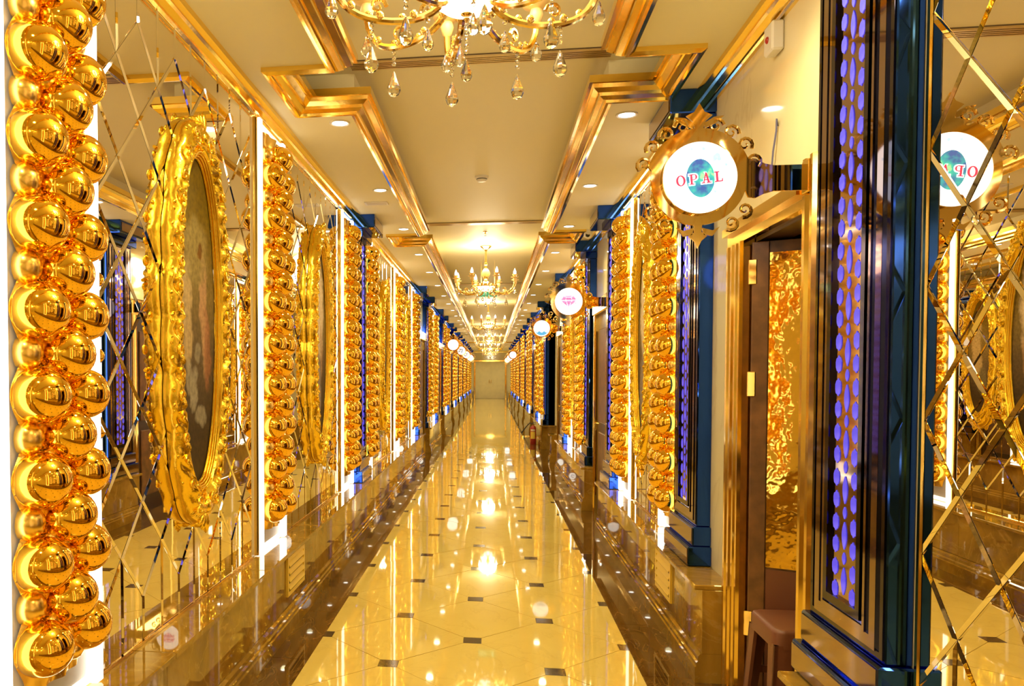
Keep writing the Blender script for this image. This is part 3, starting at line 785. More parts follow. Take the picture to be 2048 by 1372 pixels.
# oval paintings in carved gilt frames
def frame_meshes():
    ra, rz = 0.225, 0.70
    N, Mu = 260, 18
    # arc-length samples of the opening
    raw = [(ra * math.cos(t), rz * math.sin(t), t) for t in [2 * PI * k / 2000 for k in range(2001)]]
    cum = [0.0]
    for k in range(2000): cum.append(cum[-1] + math.hypot(raw[k + 1][0] - raw[k][0], raw[k + 1][1] - raw[k][1]))
    per = cum[-1]; S = []; k = 0
    for i in range(N):
        tgt = per * i / N
        while cum[k + 1] < tgt: k += 1
        t = raw[k][2] + (raw[k + 1][2] - raw[k][2]) * (tgt - cum[k]) / (cum[k + 1] - cum[k])
        nx, nz = math.cos(t) / ra, math.sin(t) / rz; q = math.hypot(nx, nz)
        S.append((ra * math.cos(t), rz * math.sin(t), nx / q, nz / q, t, i / N))
    def width(t, s):
        w = 0.098 + 0.017 * abs(math.sin(s * PI * 14))
        du = abs((t - PI / 2 + PI) % (2 * PI) - PI); dd = abs((t - 3 * PI / 2 + PI) % (2 * PI) - PI)
        w += 0.055 * math.exp(-(du / 0.75) ** 2) + 0.075 * math.exp(-(dd / 0.55) ** 2)
        w -= 0.01 * math.exp(-((abs(math.cos(t)) - 1) / 0.1) ** 2)
        return w
    m = MB(); vs = []
    for (x, z, nx, nz, t, s) in S:
        W = width(t, s)
        for k in range(Mu + 1):
            u = k / Mu
            if u < 0.3:
                v = u / 0.3
                h = 0.030 + 0.028 * v + 0.006 * math.sin(v * PI * 5)
            else:
                v = (u - 0.3) / 0.7
                env = math.sin(PI * min(1, v * 0.9 + 0.08)) ** 0.7
                c1 = abs(math.sin(s * PI * 36 + v * 3.0)) ; c2 = math.sin(s * 2 * PI * 54 - v * 11.0); c3 = math.cos(v * 15 + 2.2 * math.sin(s * 2 * PI * 18))
                h = 0.026 + env * (0.040 + 0.013 * c1 + 0.004 * c2 + 0.007 * c3)
            if k == Mu: h = 0.02
            vs.append((x + nx * W * u, h, z + nz * W * u))
        vs.append((x + nx * (W - 0.006), 0.0, z + nz * (W - 0.006)))
    n1 = Mu + 2
    fs = [(i * n1 + k, ((i + 1) % N) * n1 + k, ((i + 1) % N) * n1 + k + 1, i * n1 + k + 1) for i in range(N) for k in range(n1 - 1)]
    m.add(vs, fs)
    fr = m.mesh('frame', 'leaf_gold', True, 60)
    # carved scrolls, leaves and beads over the frame
    m = MB(); r2 = random.Random(3)
    def spiral(cx, cz, r, dirn, a0, h):
        m.tube([(cx + dirn * r * (1 - q / 15) * math.cos(a0 + q * 0.6), h + 0.004 * q / 15, cz + r * (1 - q / 15) * math.sin(a0 + q * 0.6)) for q in range(13)], [0.0075 - 0.0003 * q for q in range(13)], 6)
    def leaf(cx, cz, ang, L, h, wd=0.4):
        i0 = len(m.v); m.sphere((0, 0, 0), L, 8, 6, (1, 0.35, wd)); m.xform(Matrix.Translation((cx, h, cz)) @ Matrix.Rotation(-ang, 4, 'Y'), i0)
    NS = 36
    for q in range(NS):
        x, z, nx, nz, t, s = S[int(N * (q + 0.5) / NS) % N]
        W = width(t, s); a = math.atan2(nz, nx)
        spiral(x + nx * W * 0.72, z + nz * W * 0.72, 0.024 + 0.004 * (q % 2), 1 if q % 2 else -1, a + 0.7, 0.072)
        for e in (-0.5, 0.5): leaf(x + nx * W * 0.82 - nz * e * 0.05, z + nz * W * 0.82 + nx * e * 0.05, a + e * 1.1, 0.024, 0.045)
        leaf(x + nx * W * 0.62, z + nz * W * 0.62, a + PI / 2 + 0.5 * (-1) ** q, 0.024, 0.058, 0.5)
    for q in range(70):
        x, z, nx, nz, t, s = S[int(N * q / 70)]
        m.sphere((x + nx * 0.038, 0.057, z + nz * 0.038), 0.0055, 7, 5)
    sc = m.mesh('scrollwork', 'leaf_gold', True, 60)
    # crest (top) and drop (bottom)
    cr = []
    for sg, z0, K in ((1, rz + 0.10, 1.0), (-1, -rz - 0.12, 1.05)):
        m = MB()
        for q in range(-4, 5):
            a = PI / 2 + q * 0.34; L = (0.072 - 0.008 * abs(q)) * K
            leaf(math.cos(a) * L * 0.75, z0 + sg * math.sin(a) * L * 0.75, sg * a if sg > 0 else -a, L * 0.72, 0.062 - 0.004 * abs(q), 0.3)
        m.sphere((0, 0.07, z0 - sg * 0.012), 0.03, 12, 8, (1, 0.7, 1))
        for e in (-1, 1):
            spiral(e * 0.075, z0 - sg * 0.035, 0.034, e, 0.5 * sg, 0.068); spiral(e * 0.125, z0 - sg * 0.075, 0.028, -e, 1.4 * sg, 0.062)
            leaf(e * 0.10, z0 - sg * 0.01, e * 0.6 * sg, 0.04, 0.05, 0.4)
        m.chbox(-0.04, 0.04, 0.0, 0.055, min(z0 + sg * 0.045, z0 + sg * 0.08), max(z0 + sg * 0.045, z0 + sg * 0.08), 0.01)
        cr.append(m.mesh('crest' if sg > 0 else 'pendant', 'leaf_gold', True, 60))
    # inner fluted slip
    m = MB()
    for q, (o, h) in enumerate(((0.004, 0.034), (0.012, 0.043), (0.021, 0.050), (0.030, 0.056))):
        m.tube([(S[i % N][0] + S[i % N][2] * o, h, S[i % N][1] + S[i % N][3] * o) for i in range(0, N + 2, 2)], 0.0042, 6, False)
    sl = m.mesh('slip', 'leaf_gold', True, 180)
    cv = [MB().prism(ell(0, 0, ra + 0.006, rz + 0.006, 72), 'y', 0.012, 0.026).mesh('canvas', c, False) for c in ('canvas_bathers', 'canvas_veils', 'canvas_garden')]
    return fr, sc, cr, sl, cv
FR, SCR, CRE, SLI, CVS = frame_meshes()
def painting(side, yc, k, label, group=None, zc=1.735):
    r = on_wall('oval_painting', side, yc, z=zc, d=0.016); tag(r, label, 'painting', group)
    f = link('frame', FR, r); link('scrollwork', SCR, f); link('crest', CRE[0], f); link('pendant', CRE[1], f); link('slip', SLI, f)
    link('canvas', CVS[k], r)
    return r

# pilasters with violet-lit fretwork
def lens_poly(w, h, n=8):
    L = []
    for i in range(n + 1):
        u = -1 + 2 * i / n; L.append((w * (1 - u * u), u * h))
    return L + [(-x, z) for x, z in L[::-1][1:-1]]
def petal_poly(w, h, s):
    """bud outline with a nib at each end, bulging to one side"""
    P = [(0, -h), (0.25 * w, -0.82 * h), (0.75 * w, -0.7 * h), (0.95 * w, -0.25 * h), (0.95 * w, 0.3 * h), (0.6 * w, 0.72 * h), (0.15 * w, 0.84 * h), (0.05 * w, h), (-0.15 * w, 0.8 * h), (-0.7 * w, 0.62 * h), (-0.9 * w, 0.2 * h), (-0.85 * w, -0.35 * h), (-0.5 * w, -0.75 * h), (-0.15 * w, -0.82 * h)]
    return [(s * x, z) for x, z in P]
FP = 0.142
cut_me = {'big': MB().prism(lens_poly(0.0155, 0.043), 'y', 0.0, 0.003).mesh('lit_cutout', 'violet_glow', False),
          'small': MB().prism(lens_poly(0.011, 0.019), 'y', 0.0, 0.003).mesh('lit_cutout', 'violet_glow', False),
          'pr': MB().prism(petal_poly(0.021, 0.028, 1), 'y', 0.0, 0.003).mesh('lit_cutout', 'violet_glow', False),
          'pl': MB().prism(petal_poly(0.021, 0.028, -1), 'y', 0.0, 0.003).mesh('lit_cutout', 'violet_glow', False)}
FZ0, FZ1 = 0.80, 2.78
def cut_list():
    out = []; z = FZ0 + 0.06; k = 0
    while z < FZ1 - 0.05:
        out.append(('big', 0, z))
        out += [('pl', -0.062, z + 0.034), ('pr', 0.062, z + 0.034), ('pr', -0.062, z - 0.036), ('pl', 0.062, z - 0.036)]
        if z + FP / 2 < FZ1 - 0.03: out.append(('small', 0, z + FP / 2))
        z += FP
    return out
CUTS = cut_list()
m = MB()
for kd, x, z in CUTS:
    src = cut_me[kd]; m.add([(v.co.x + x, v.co.y + 0.074, v.co.z + z) for v in src.vertices], [tuple(p.vertices) for p in src.polygons])
far_cut_me = m.mesh('distant_cutouts', 'violet_glow', False)
PIL = {}
PW = 0.265
PIL['shaft'] = MB().chbox(-PW, PW, 0.0, 0.072, 0.69, 2.80, 0.004).mesh('shaft', 'blue_steel', False)
PIL['fret_plate'] = MB().box(-0.105, 0.105, 0.0715, 0.0745, FZ0, FZ1).mesh('fret_plate', 'fret_steel', False)
def fr_ring(a, b, z0, z1, t, d0, d1):
    return MB().ring([(-a, z0), (a, z0), (a, z1), (-a, z1)], [(-a + t, z0 + t), (a - t, z0 + t), (a - t, z1 - t), (-a + t, z1 - t)], 'y', d0, d1)
PIL['fret_frame'] = fr_ring(0.13, 0, FZ0 - 0.025, FZ1 + 0.025, 0.026, 0.071, 0.086).mesh('fret_frame', 'dark_steel', False)
PIL['inner_bead'] = fr_ring(0.155, 0, FZ0 - 0.05, FZ1 + 0.045, 0.014, 0.071, 0.082).mesh('inner_bead', 'mauve_reflection_steel', False)
PIL['outer_frame'] = fr_ring(0.215, 0, 0.715, 2.825 - 0.03, 0.036, 0.071, 0.079).mesh('outer_frame', 'mauve_reflection_steel', False)
PIL['edge_bead'] = fr_ring(0.255, 0, 0.70, 2.795, 0.018, 0.071, 0.076).mesh('edge_bead', 'dark_steel', False)
PIL['base_block'] = MB().chbox(-PW - 0.02, PW + 0.02, 0.0, 0.095, 0.585, 0.69, 0.006).mesh('base_block', 'blue_steel', False)
PIL['foot'] = MB().chbox(-PW - 0.03, PW + 0.03, 0.0, 0.12, LEDGE, 0.585, 0.006).mesh('foot', 'blue_steel', False)
PIL['foot_face'] = MB().box(-PW - 0.02, PW + 0.02, 0.119, 0.124, LEDGE + 0.012, 0.573).mesh('foot_face', 'mauve_reflection_steel', False)  # thin plate over the blue foot, ceiling reflection painted as mauve
PIL['base_face'] = MB().box(-PW - 0.006, PW + 0.006, 0.094, 0.099, 0.597, 0.68).mesh('base_face', 'mauve_reflection_steel', False)
PIL['necking'] = MB().chbox(-PW - 0.025, PW + 0.025, 0.0, 0.125, 2.80, 2.875, 0.008).mesh('necking', 'blue_steel', False)
PIL['capital'] = MB().chbox(-PW - 0.03, PW + 0.03, 0.0, 0.235, 2.875, 3.0, 0.006).mesh('capital', 'blue_steel', False)
PIL['capital_panel'] = MB().box(-PW, PW, 0.234, 0.239, 2.895, 2.98).mesh('capital_panel', 'mauve_reflection_steel', False)
def pilaster(side, yc, label, group=None, detail=True):
    r = on_wall('pilaster', side, yc); tag(r, label, 'pilaster', group)
    for n, me in PIL.items():
        if n == 'fret_plate': continue
        link(n, me, r)
    p = link('fret_plate', PIL['fret_plate'], r)
    if detail:
        for kd, x, z in CUTS: link('lit_cutout', cut_me[kd], p, (x, 0.0742, z))
    else: tag(link('distant_cutouts', far_cut_me, p), kind='stuff')
    return r

# ---- doors
dn = [1]
def jamb_prof(m, x0, x1, z0, z1):
    """stepped gilt jamb between x0 and x1"""
    w = x1 - x0
    m.prism([(x0, 0), (x0, 0.05), (x0 + 0.12 * w, 0.062), (x0 + 0.3 * w, 0.062), (x0 + 0.36 * w, 0.045), (x0 + 0.5 * w, 0.03), (x0 + 0.66 * w, 0.045), (x0 + 0.72 * w, 0.058), (x0 + 0.9 * w, 0.058), (x1, 0.04), (x1, 0)], 'z', z0, z1)
def closed_door(side, a, b, top=2.14):
    r = structure(on_wall('door_%d' % dn[0], side, (a + b) / 2)); dn[0] += 1
    L = b - a; J = 0.13
    for s in (-1, 1):
        m = MB(); jamb_prof(m, s * (L / 2 + J / 2) - J / 2, s * (L / 2 + J / 2) + J / 2, 0.0, top); m.obj('jamb', 'trim_gold', r, smooth=False)
    MB().chbox(-L / 2 - J, L / 2 + J, 0, 0.07, top, top + 0.16, 0.012).obj('lintel', 'trim_gold', r, smooth=False)
    lf = MB().box(-L / 2, L / 2, 0.0, 0.018, 0.0, top).obj('door_leaf', 'dark_wood', r, smooth=False)
    for z0, z1 in ((0.18, 0.9), (1.0, 1.98)):
        MB().chbox(-L / 2 + 0.12, L / 2 - 0.12, 0.017, 0.03, z0, z1, 0.01).obj('door_panel', 'brown_wood', lf, smooth=False)
    MB().tube([(L / 2 - 0.07, 0.018, 0.98), (L / 2 - 0.07, 0.055, 0.98), (L / 2 - 0.17, 0.058, 0.98)], 0.009, 8).obj('door_handle', 'trim_gold', lf)
    MB().box(-L / 2 - J, L / 2 + J, 0.0, 0.008, 0, 0.006).obj('threshold', 'dark_marble', r, smooth=False)
    return r
for a, b in LDOORS: closed_door('L', a, b)
for a, b in RDOORS[1:]: closed_door('R', a, b)
# open door next to the OPAL sign
a, b = RDOORS[0]
r = structure(on_wall('door_%d' % dn[0], 'R', 0.0)); dn[0] += 1
m = MB(); jamb_prof(m, 2.98, 3.11, 0.0, 2.27); m.obj('jamb', 'trim_gold', r, smooth=False)
m = MB(); jamb_prof(m, 3.80, 3.92, 0.0, 2.10); m.obj('jamb', 'trim_gold', r, smooth=False)
m = MB(); jamb_prof(m, 3.92, 4.05, 0.0, 2.10); m.obj('jamb', 'trim_gold', r, smooth=False)
m = MB()
m.prism([(3.11, 2.10), (4.05, 2.10), (4.05, 2.15), (3.11, 2.15)], 'y', 0.0, 0.05); m.prism([(3.11, 2.15), (4.05, 2.15), (4.05, 2.185), (3.11, 2.185)], 'y', 0.0, 0.075); m.prism([(3.11, 2.185), (4.05, 2.185), (4.05, 2.21), (3.11, 2.21)], 'y', 0.0, 0.055)
m.obj('lintel', 'trim_gold', r, smooth=False)
MB().box(3.11, 3.12, -0.12, 0.0, 0.0, 2.10).box(3.79, 3.80, -0.12, 0.0, 0.0, 2.10).box(3.11, 3.80, -0.12, 0.0, 2.09, 2.10).obj('reveal', 'dark_wood', r, smooth=False)
leaf = empty('door_leaf', (3.775, 0.015, 0), math.radians(-25)); leaf.parent = r
MB().box(-0.040, 0.0, -0.66, 0.0, 0.012, 2.08).obj('leaf_core', 'brown_wood', leaf, smooth=False)
MB().box(-0.046, -0.0402, -0.64, -0.072, 0.66, 2.03).obj('gilt_sheet', 'hammered_gold', leaf, smooth=False)
MB().box(-0.044, -0.0402, -0.64, -0.072, 0.03, 0.65).obj('kick_panel', 'brown_plastic', leaf, smooth=False)
MB().chbox(-0.050, -0.0402, -0.070, -0.004, 0.012, 2.08, 0.003).obj('stile', 'brown_wood', leaf, smooth=False)
for z in (1.95, 1.46, 0.4): MB().chbox(-0.054, -0.0402, -0.022, 0.012, z - 0.055, z + 0.055, 0.003).obj('hinge', 'trim_gold', leaf, smooth=False)

# ================================================================== LAYOUT
OPQ = 'opposite OPAL wall'; OPP = 'opposite the OPAL sign wall'; SGN = 'on the OPAL sign wall'
def full_niche(sd, y, lc, ln, short, gc=None, gn=None, detail=True):
    niche(sd, y, ln, short, gn); ball_column(sd, y, lc, gc, detail)
# --- wall opposite the sign
full_niche('L', 2.228, 'largest gold ball column, before the oval painting of pale bathers', 'bright white niche behind the largest gold ball column', 'the largest gold ball column')
mirror('L', 2.528, 4.283, 10, 'lattice mirror behind the oval painting of pale bathers')
painting('L', 3.38, 0, 'big oval painting of pale bathers in carved gold frame on lattice mirror')
full_niche('L', 4.656, 'gold ball column just past the painting of pale bathers', 'white lit niche just past the painting of pale bathers', 'the ball column past the painting of pale bathers')
mirror('L', 4.99, 6.85, 10, 'lattice mirror behind the oval painting of misty veils')
painting('L', 5.92, 1, 'oval painting of misty pale veils in carved gold frame, second ' + OPP)
full_niche('L', 7.16, 'gold ball column just before the first violet pilaster ' + OPP, 'white lit niche before the first violet pilaster ' + OPP, 'the ball column before the first violet pilaster ' + OPQ)
pilaster('L', 7.76, 'blue pilaster with violet fretwork standing between two gold ball columns')
full_niche('L', 8.362, 'gold ball column just past the first violet pilaster ' + OPP, 'white lit niche past the first violet pilaster ' + OPP, 'the ball column past the first violet pilaster ' + OPQ)
mirror('L', 8.67, 10.62, 10, 'lattice mirror with third oval painting ' + OPP, detail=False)
painting('L', 9.55, 2, 'third oval gold framed painting ' + OPP)
full_niche('L', 10.95, 'gold ball column between the third and fourth oval paintings ' + OPP, 'white lit niche between the third and fourth oval paintings ' + OPP, 'the ball column past the third painting ' + OPQ)
mirror('L', 11.28, 12.97, 10, 'lattice mirror with fourth oval painting ' + OPP, detail=False)
painting('L', 12.1, 0, 'fourth oval gold framed painting ' + OPP)
full_niche('L', 13.268, 'gold ball column just before the first door ' + OPP, 'white lit niche just before the first door ' + OPP, 'the ball column at the first door ' + OPQ)
pilaster('L', 13.87, 'blue violet pilaster on the near side of the first door ' + OPP, detail=False)
ORD = [ordinal(i) if i else '' for i in range(17)]
def far_module(sd, p0, k, K):
    """k-th of K modules; things are told apart by counting back from the cream double doors"""
    g = 'distant ' + ('opposite wall' if sd == 'L' else 'sign wall') + ' '; det = p0 < 17.5
    w2 = 'opposite the OPAL sign wall' if sd == 'L' else 'on the OPAL sign wall'
    txt = 'from the cream double doors, ' + w2
    n1, n2, n = 2 * (K - k), 2 * (K - k) - 1, K - k
    sh = 'the %s ball column from the cream doors, ' + ('opposite wall' if sd == 'L' else 'OPAL wall')
    pilaster(sd, p0, 'slim blue pilaster, %s %s' % (ORD[n1], txt), g + 'pilasters', False)
    full_niche(sd, p0 + 0.60, 'small gold ball column, %s %s' % (ORD[n1], txt), 'thin white lit niche, %s %s' % (ORD[n1], txt), sh % ORD[n1], g + 'ball columns', g + 'niches', det)
    mirror(sd, p0 + 0.91, p0 + 2.01, 6, 'narrow lattice mirror, %s %s' % (ORD[n], txt), g + 'mirrors', False)
    painting(sd, p0 + 1.46, 2, 'small gold oval painting, %s %s' % (ORD[n], txt), g + 'paintings')
    full_niche(sd, p0 + 2.32, 'small gold ball column, %s %s' % (ORD[n2], txt), 'thin white lit niche, %s %s' % (ORD[n2], txt), sh % ORD[n2], g + 'ball columns', g + 'niches', det)
    pilaster(sd, p0 + 2.92, 'slim blue pilaster, %s %s' % (ORD[n2], txt), g + 'pilasters', False)
for k in range(7): far_module('L', 15.77 + 5 * k, k, 7)
mirror('L', 0.14, 1.88, 10, 'lattice mirror beside the largest gold ball column', detail=False)
full_niche('L', -0.19, 'gold ball column next to the plain stretch of wall ' + OPP, 'white lit niche next to the plain stretch of wall ' + OPP, 'the ball column by the plain wall ' + OPQ, detail=False)
# --- the sign wall
mirror('R', 0.62, 2.337, 10, 'large lattice mirror beside the large violet fretwork pilaster', trims=True)
pilaster('R', 2.658, 'large blue pilaster with violet fretwork between lattice mirror and open gilt door')
pilaster('R', 4.745, 'blue pilaster with violet fretwork behind the OPAL sign')
full_niche('R', 5.347, 'gold ball column next to the pilaster behind the OPAL sign', 'white lit niche next to the pilaster behind the OPAL sign', 'the ball column next to the OPAL sign pilaster')
mirror('R', 5.66, 6.75, 6, 'narrow lattice mirror between two gold ball columns past the OPAL sign')
painting('R', 6.19, 1, 'oval gold framed painting between two ball columns past the OPAL sign')
full_niche('R', 7.06, 'gold ball column just before the second pilaster past the OPAL sign', 'white lit niche before the second pilaster past the OPAL sign', 'the ball column before the pink sign pilaster')
pilaster('R', 7.66, 'blue violet pilaster on the near side of the pink diamond sign door')
pilaster('R', 9.55, 'blue violet pilaster on the far side of the pink diamond sign door', detail=False)
full_niche('R', 10.152, 'gold ball column just past the pink diamond sign door', 'white lit niche just past the pink diamond sign door', 'the ball column past the pink diamond sign')
mirror('R', 10.46, 11.56, 6, 'narrow lattice mirror between the pink and the blue round signs', detail=False)
painting('R', 11.0, 2, 'small oval gold framed painting between the pink and the blue round signs')
full_niche('R', 11.878, 'gold ball column just before the blue round sign door', 'white lit niche just before the blue round sign door', 'the ball column before the blue round sign')
pilaster('R', 12.48, 'blue violet pilaster just before the blue round sign door', detail=False)
for k in range(6): far_module('R', 17.02 + 4.93 * k, k, 6)
full_niche('R', 0.28, 'gold ball column next to the plain stretch of the OPAL sign wall', 'white lit niche next to the plain stretch of the OPAL sign wall', 'the ball column by the plain OPAL sign wall', detail=False)

# ---- end wall double door
r = structure(empty('door_%d' % dn[0], (-0.085, YE, 0))); dn[0] += 1
for s in (-1, 1):
    lf = MB().box(min(0, s * 0.93) + 0.004, max(0, s * 0.93) - 0.004, -0.03, 0, 0.01, 2.33).obj('door_leaf', 'door_cream', r, smooth=False)
    MB().chbox(s * 0.06 - 0.012, s * 0.06 + 0.012, -0.075, -0.03, 0.98, 1.2, 0.006).obj('door_handle', 'trim_gold', lf, smooth=False)
    MB().chbox(min(s * 0.93, s * 1.03), max(s * 0.93, s * 1.03), -0.06, 0, 0, 2.33, 0.01).obj('jamb', 'trim_gold', r, smooth=False)
MB().chbox(-1.06, 1.06, -0.07, 0, 2.33, 2.46, 0.015).obj('lintel', 'trim_gold', r, smooth=False)

# ---- louvred vents in the dado
def vent(sd, y, label):
    r = on_wall('louvre_vent', sd, y, z=0.32, d=0.142); tag(r, label, 'vent')
    MB().ring([(-0.21, -0.115), (0.21, -0.115), (0.21, 0.115), (-0.21, 0.115)], [(-0.185, -0.09), (0.185, -0.09), (0.185, 0.09), (-0.185, 0.09)], 'y', 0.0, 0.012).obj('frame', 'yellow_vent', r, smooth=False)
    MB().box(-0.185, 0.185, 0.0, 0.002, -0.09, 0.09).obj('backing', 'vent_dark', r, smooth=False)
    for k in range(4):
        z = -0.066 + 0.045 * k
        MB().prism([(0.002, z + 0.013), (0.004, z + 0.016), (0.020, z - 0.010), (0.018, z - 0.013)], 'x', -0.185, 0.185).obj('slat', 'yellow_vent', r, smooth=False)
vent('L', 4.74, 'gold louvred vent in the marble dado below the painting of pale bathers')
vent('R', 4.92, 'gold louvred vent in the marble dado below the OPAL sign pilaster')

# ---- round lit signs on scrolled brackets
def letters(ch):
    """serif capitals as stroke polygons in a unit-height box, centred on x"""
    S = []
    R = lambda x0, x1, z0, z1: S.append([(x0, z0), (x1, z0), (x1, z1), (x0, z1)])
    if ch == 'O':
        n = 28
        for i in range(n):
            a0, a1 = 2 * PI * i / n, 2 * PI * (i + 1) / n
            f = lambda a, q: (math.cos(a) * (0.46 - q * (0.08 + 0.13 * abs(math.cos(a)))), 0.5 + math.sin(a) * (0.52 - q * (0.08 + 0.13 * abs(math.cos(a)))))
            S.append([f(a0, 0), f(a1, 0), f(a1, 1), f(a0, 1)])
    if ch == 'P':
        R(-0.28, -0.07, 0, 1); R(-0.40, 0.06, 0, 0.1); R(-0.40, 0.06, 0.9, 1)
        n = 14
        for i in range(n):
            a0, a1 = -PI / 2 + PI * i / n, -PI / 2 + PI * (i + 1) / n
            f = lambda a, q: (0.04 + math.cos(a) * (0.36 - q * (0.03 + 0.17 * abs(math.cos(a)))), 0.72 + math.sin(a) * (0.28 - q * 0.09))
            S.append([f(a0, 0), f(a1, 0), f(a1, 1), f(a0, 1)])
        R(-0.1, 0.06, 0.43, 0.53)
    if ch == 'A':
        S.append([(-0.36, 0), (-0.24, 0), (0.03, 0.86), (-0.04, 1.02)]); S.append([(0.13, 0), (0.36, 0), (0.07, 1.02), (-0.09, 1.02)])
        R(-0.2, 0.2, 0.28, 0.38); R(-0.47, -0.14, 0, 0.1); R(0.04, 0.47, 0, 0.1)
    if ch == 'L':
        R(-0.24, -0.03, 0, 1); R(-0.38, 0.11, 0.9, 1); R(-0.38, 0.38, 0, 0.1); S.append([(0.27, 0.0), (0.38, 0.0), (0.41, 0.3), (0.33, 0.3)])
    return S
def sign(x, y, z, wall_x, R, art, label, group=None, both=True):
    sw = 1 if wall_x > x else -1
    r = empty('round_sign', (x, y, z)); tag(r, label, 'sign', group)
    q = R / 0.127
    pl = MB()
    # backplate outline: round plate with scalloped upper rim, finial and drop
    N = 96; pts = []
    for i in range(N):
        a = 2 * PI * i / N
        rr_ = 0.166 * q
        if 0.2 < a < PI - 0.2: rr_ += 0.014 * q
        pts.append((rr_ * math.cos(a), rr_ * math.sin(a)))
    pl.prism(pts, 'y', -0.006, 0.006)
    plo = pl.obj('backplate', 'plate_gold', r, smooth=False)
    def spiral(cx, cz, rad, dr, a0, nm='scroll', mt='plate_gold', par=None):
        m = MB(); m.tube([(cx + dr * rad * (1 - t / 17) * math.cos(a0 + t * 0.55), 0, cz + rad * (1 - t / 17) * math.sin(a0 + t * 0.55)) for t in range(15)], [0.0075 * q * (1 - t / 22) for t in range(15)], 6)
        m.obj(nm, mt, par if par is not None else plo)
    for a in (0.30, 0.64, 0.97, 1.27, PI - 1.27, PI - 0.97, PI - 0.64, PI - 0.30, PI + 0.62, PI + 0.95, 2 * PI - 0.62, 2 * PI - 0.95):
        dr = 1 if math.cos(a) > 0 else -1
        spiral(math.cos(a) * 0.196 * q, math.sin(a) * 0.196 * q, 0.028 * q, dr, (a if dr > 0 else PI - a) - 1.2)
    m = MB()
    def poly(P): m.prism([(p[0] * q, p[1] * q) for p in P], 'y', -0.005, 0.005)
    poly([(-0.012, 0.17), (0.012, 0.17), (0.022, 0.205), (0.045, 0.225), (0.018, 0.238), (0.0, 0.268), (-0.018, 0.238), (-0.045, 0.225), (-0.022, 0.205)])
    for e in (-1, 1):
        poly([(e * 0.02, 0.18), (e * 0.06, 0.198), (e * 0.085, 0.222), (e * 0.05, 0.218), (e * 0.02, 0.2)][::e])
        poly([(e * 0.015, -0.175), (e * 0.05, -0.185), (e * 0.075, -0.172), (e * 0.05, -0.205), (e * 0.02, -0.2)][::e])
    poly([(-0.014, -0.165), (0.014, -0.165), (0.012, -0.19), (0.032, -0.205), (0.012, -0.222), (0.0, -0.248), (-0.012, -0.222), (-0.032, -0.205), (-0.012, -0.19)])
    m.obj('finials', 'plate_gold', plo, smooth=False)
    # bracket arm
    L = abs(wall_x - x); m = MB(); c = -0.004
    prof_ = [(0.155 * q, 0.03), (0.17 * q, 0.062), (0.195 * q, 0.066), (0.225 * q, 0.05), (0.255 * q, 0.043), (L, 0.043), (L, -0.047), (0.255 * q, -0.047), (0.225 * q, -0.055), (0.195 * q, -0.07), (0.17 * q, -0.066), (0.155 * q, -0.03)]
    m.prism([(sw * px, pz + c) for px, pz in prof_][::sw], 'y', -0.005, 0.005)
    ao = m.obj('bracket_arm', 'plate_gold', r, smooth=False)
    spiral(sw * 0.185 * q, 0.045, 0.018, sw, 0.5, 'arm_scroll', 'mauve_reflection_steel', ao); spiral(sw * 0.185 * q, -0.05, 0.018, sw, -0.5, 'arm_scroll', 'mauve_reflection_steel', ao)
    MB().chbox(min(sw * (L - 0.012), sw * L), max(sw * (L - 0.012), sw * L), -0.03, 0.03, -0.06, 0.055, 0.003).obj('wall_plate', 'trim_gold', r, smooth=False)
    # light box
    dh = 0.022
    MB().ring(ell(0, 0, R * 1.025, R * 1.025, 56), ell(0, 0, R, R, 56), 'y', -dh - 0.002, dh + 0.002).obj('rim', 'plate_gold', r)
    MB().prism(ell(0, 0, R, R, 56), 'y', -dh, dh).obj('light_face', 'sign_white', r, smooth=False)
    for face in ((-1, 1) if both else (-1,)):
        art(r, face, dh, R)
    return r
def layer(face, dh, k): 
    a = face * (dh + 0.0006 + 0.0008 * k); b = face * (dh - 0.002)
    return min(a, b), max(a, b)
def art_opal(r, face, dh, R):
    ca, sa = math.cos(0.09), math.sin(0.09)
    T = lambda p: (-face * (p[0] * ca - p[1] * sa), p[0] * sa + p[1] * ca)
    a, b = layer(face, dh, 0)
    n = 40
    gm = MB().prism([T(p) for p in ell(0.002, -0.002, 0.0485, 0.068, n)], 'y', a, b).obj('gem', 'opal_gem', r, smooth=False)
    m, h = MB(), MB(); H = 0.037
    a1, b1 = layer(face, dh, 1); a2, b2 = layer(face, dh, 2)
    for ch, cx in zip('OPAL', (-0.066, -0.023, 0.021, 0.063)):
        for S in letters(ch):
            pp = [(cx + p[0] * H * 0.95, (p[1] - 0.5) * H - 0.004) for p in S]
            m.prism([T(p) for p in pp], 'y', a2, b2)
            if ch in 'PA':
                mx = sum(p[0] for p in pp) / 4; mz = sum(p[1] for p in pp) / 4
                ex = [(p[0] + 0.0035 * (1 if p[0] > mx else -1), p[1] + 0.0035 * (1 if p[1] > mz else -1)) for p in pp]
                h.prism([T(p) for p in ex], 'y', a1, b1)
    h.obj('letter_halo', 'sign_white', r, smooth=False)
    m.obj('lettering', 'sign_red', r, smooth=False)
    r3 = random.Random(5)
    for cx, cz, s in ((0.063, 0.067, 0.012), (0.055, 0.06, 0.008), (0.071, 0.058, 0.008), (0.092, 0.035, 0.006), (0.02, 0.1, 0.006), (-0.02, 0.104, 0.005), (0.048, -0.055, 0.005)):
        m = MB(); m.prism([T((cx + s * (0.7 + 0.5 * r3.random()) * math.cos(t), cz + s * (0.7 + 0.5 * r3.random()) * math.sin(t))) for t in [2 * PI * i / 9 for i in range(9)]], 'y', a, b); m.obj('blue_mark', 'sign_pale_blue', r, smooth=False)
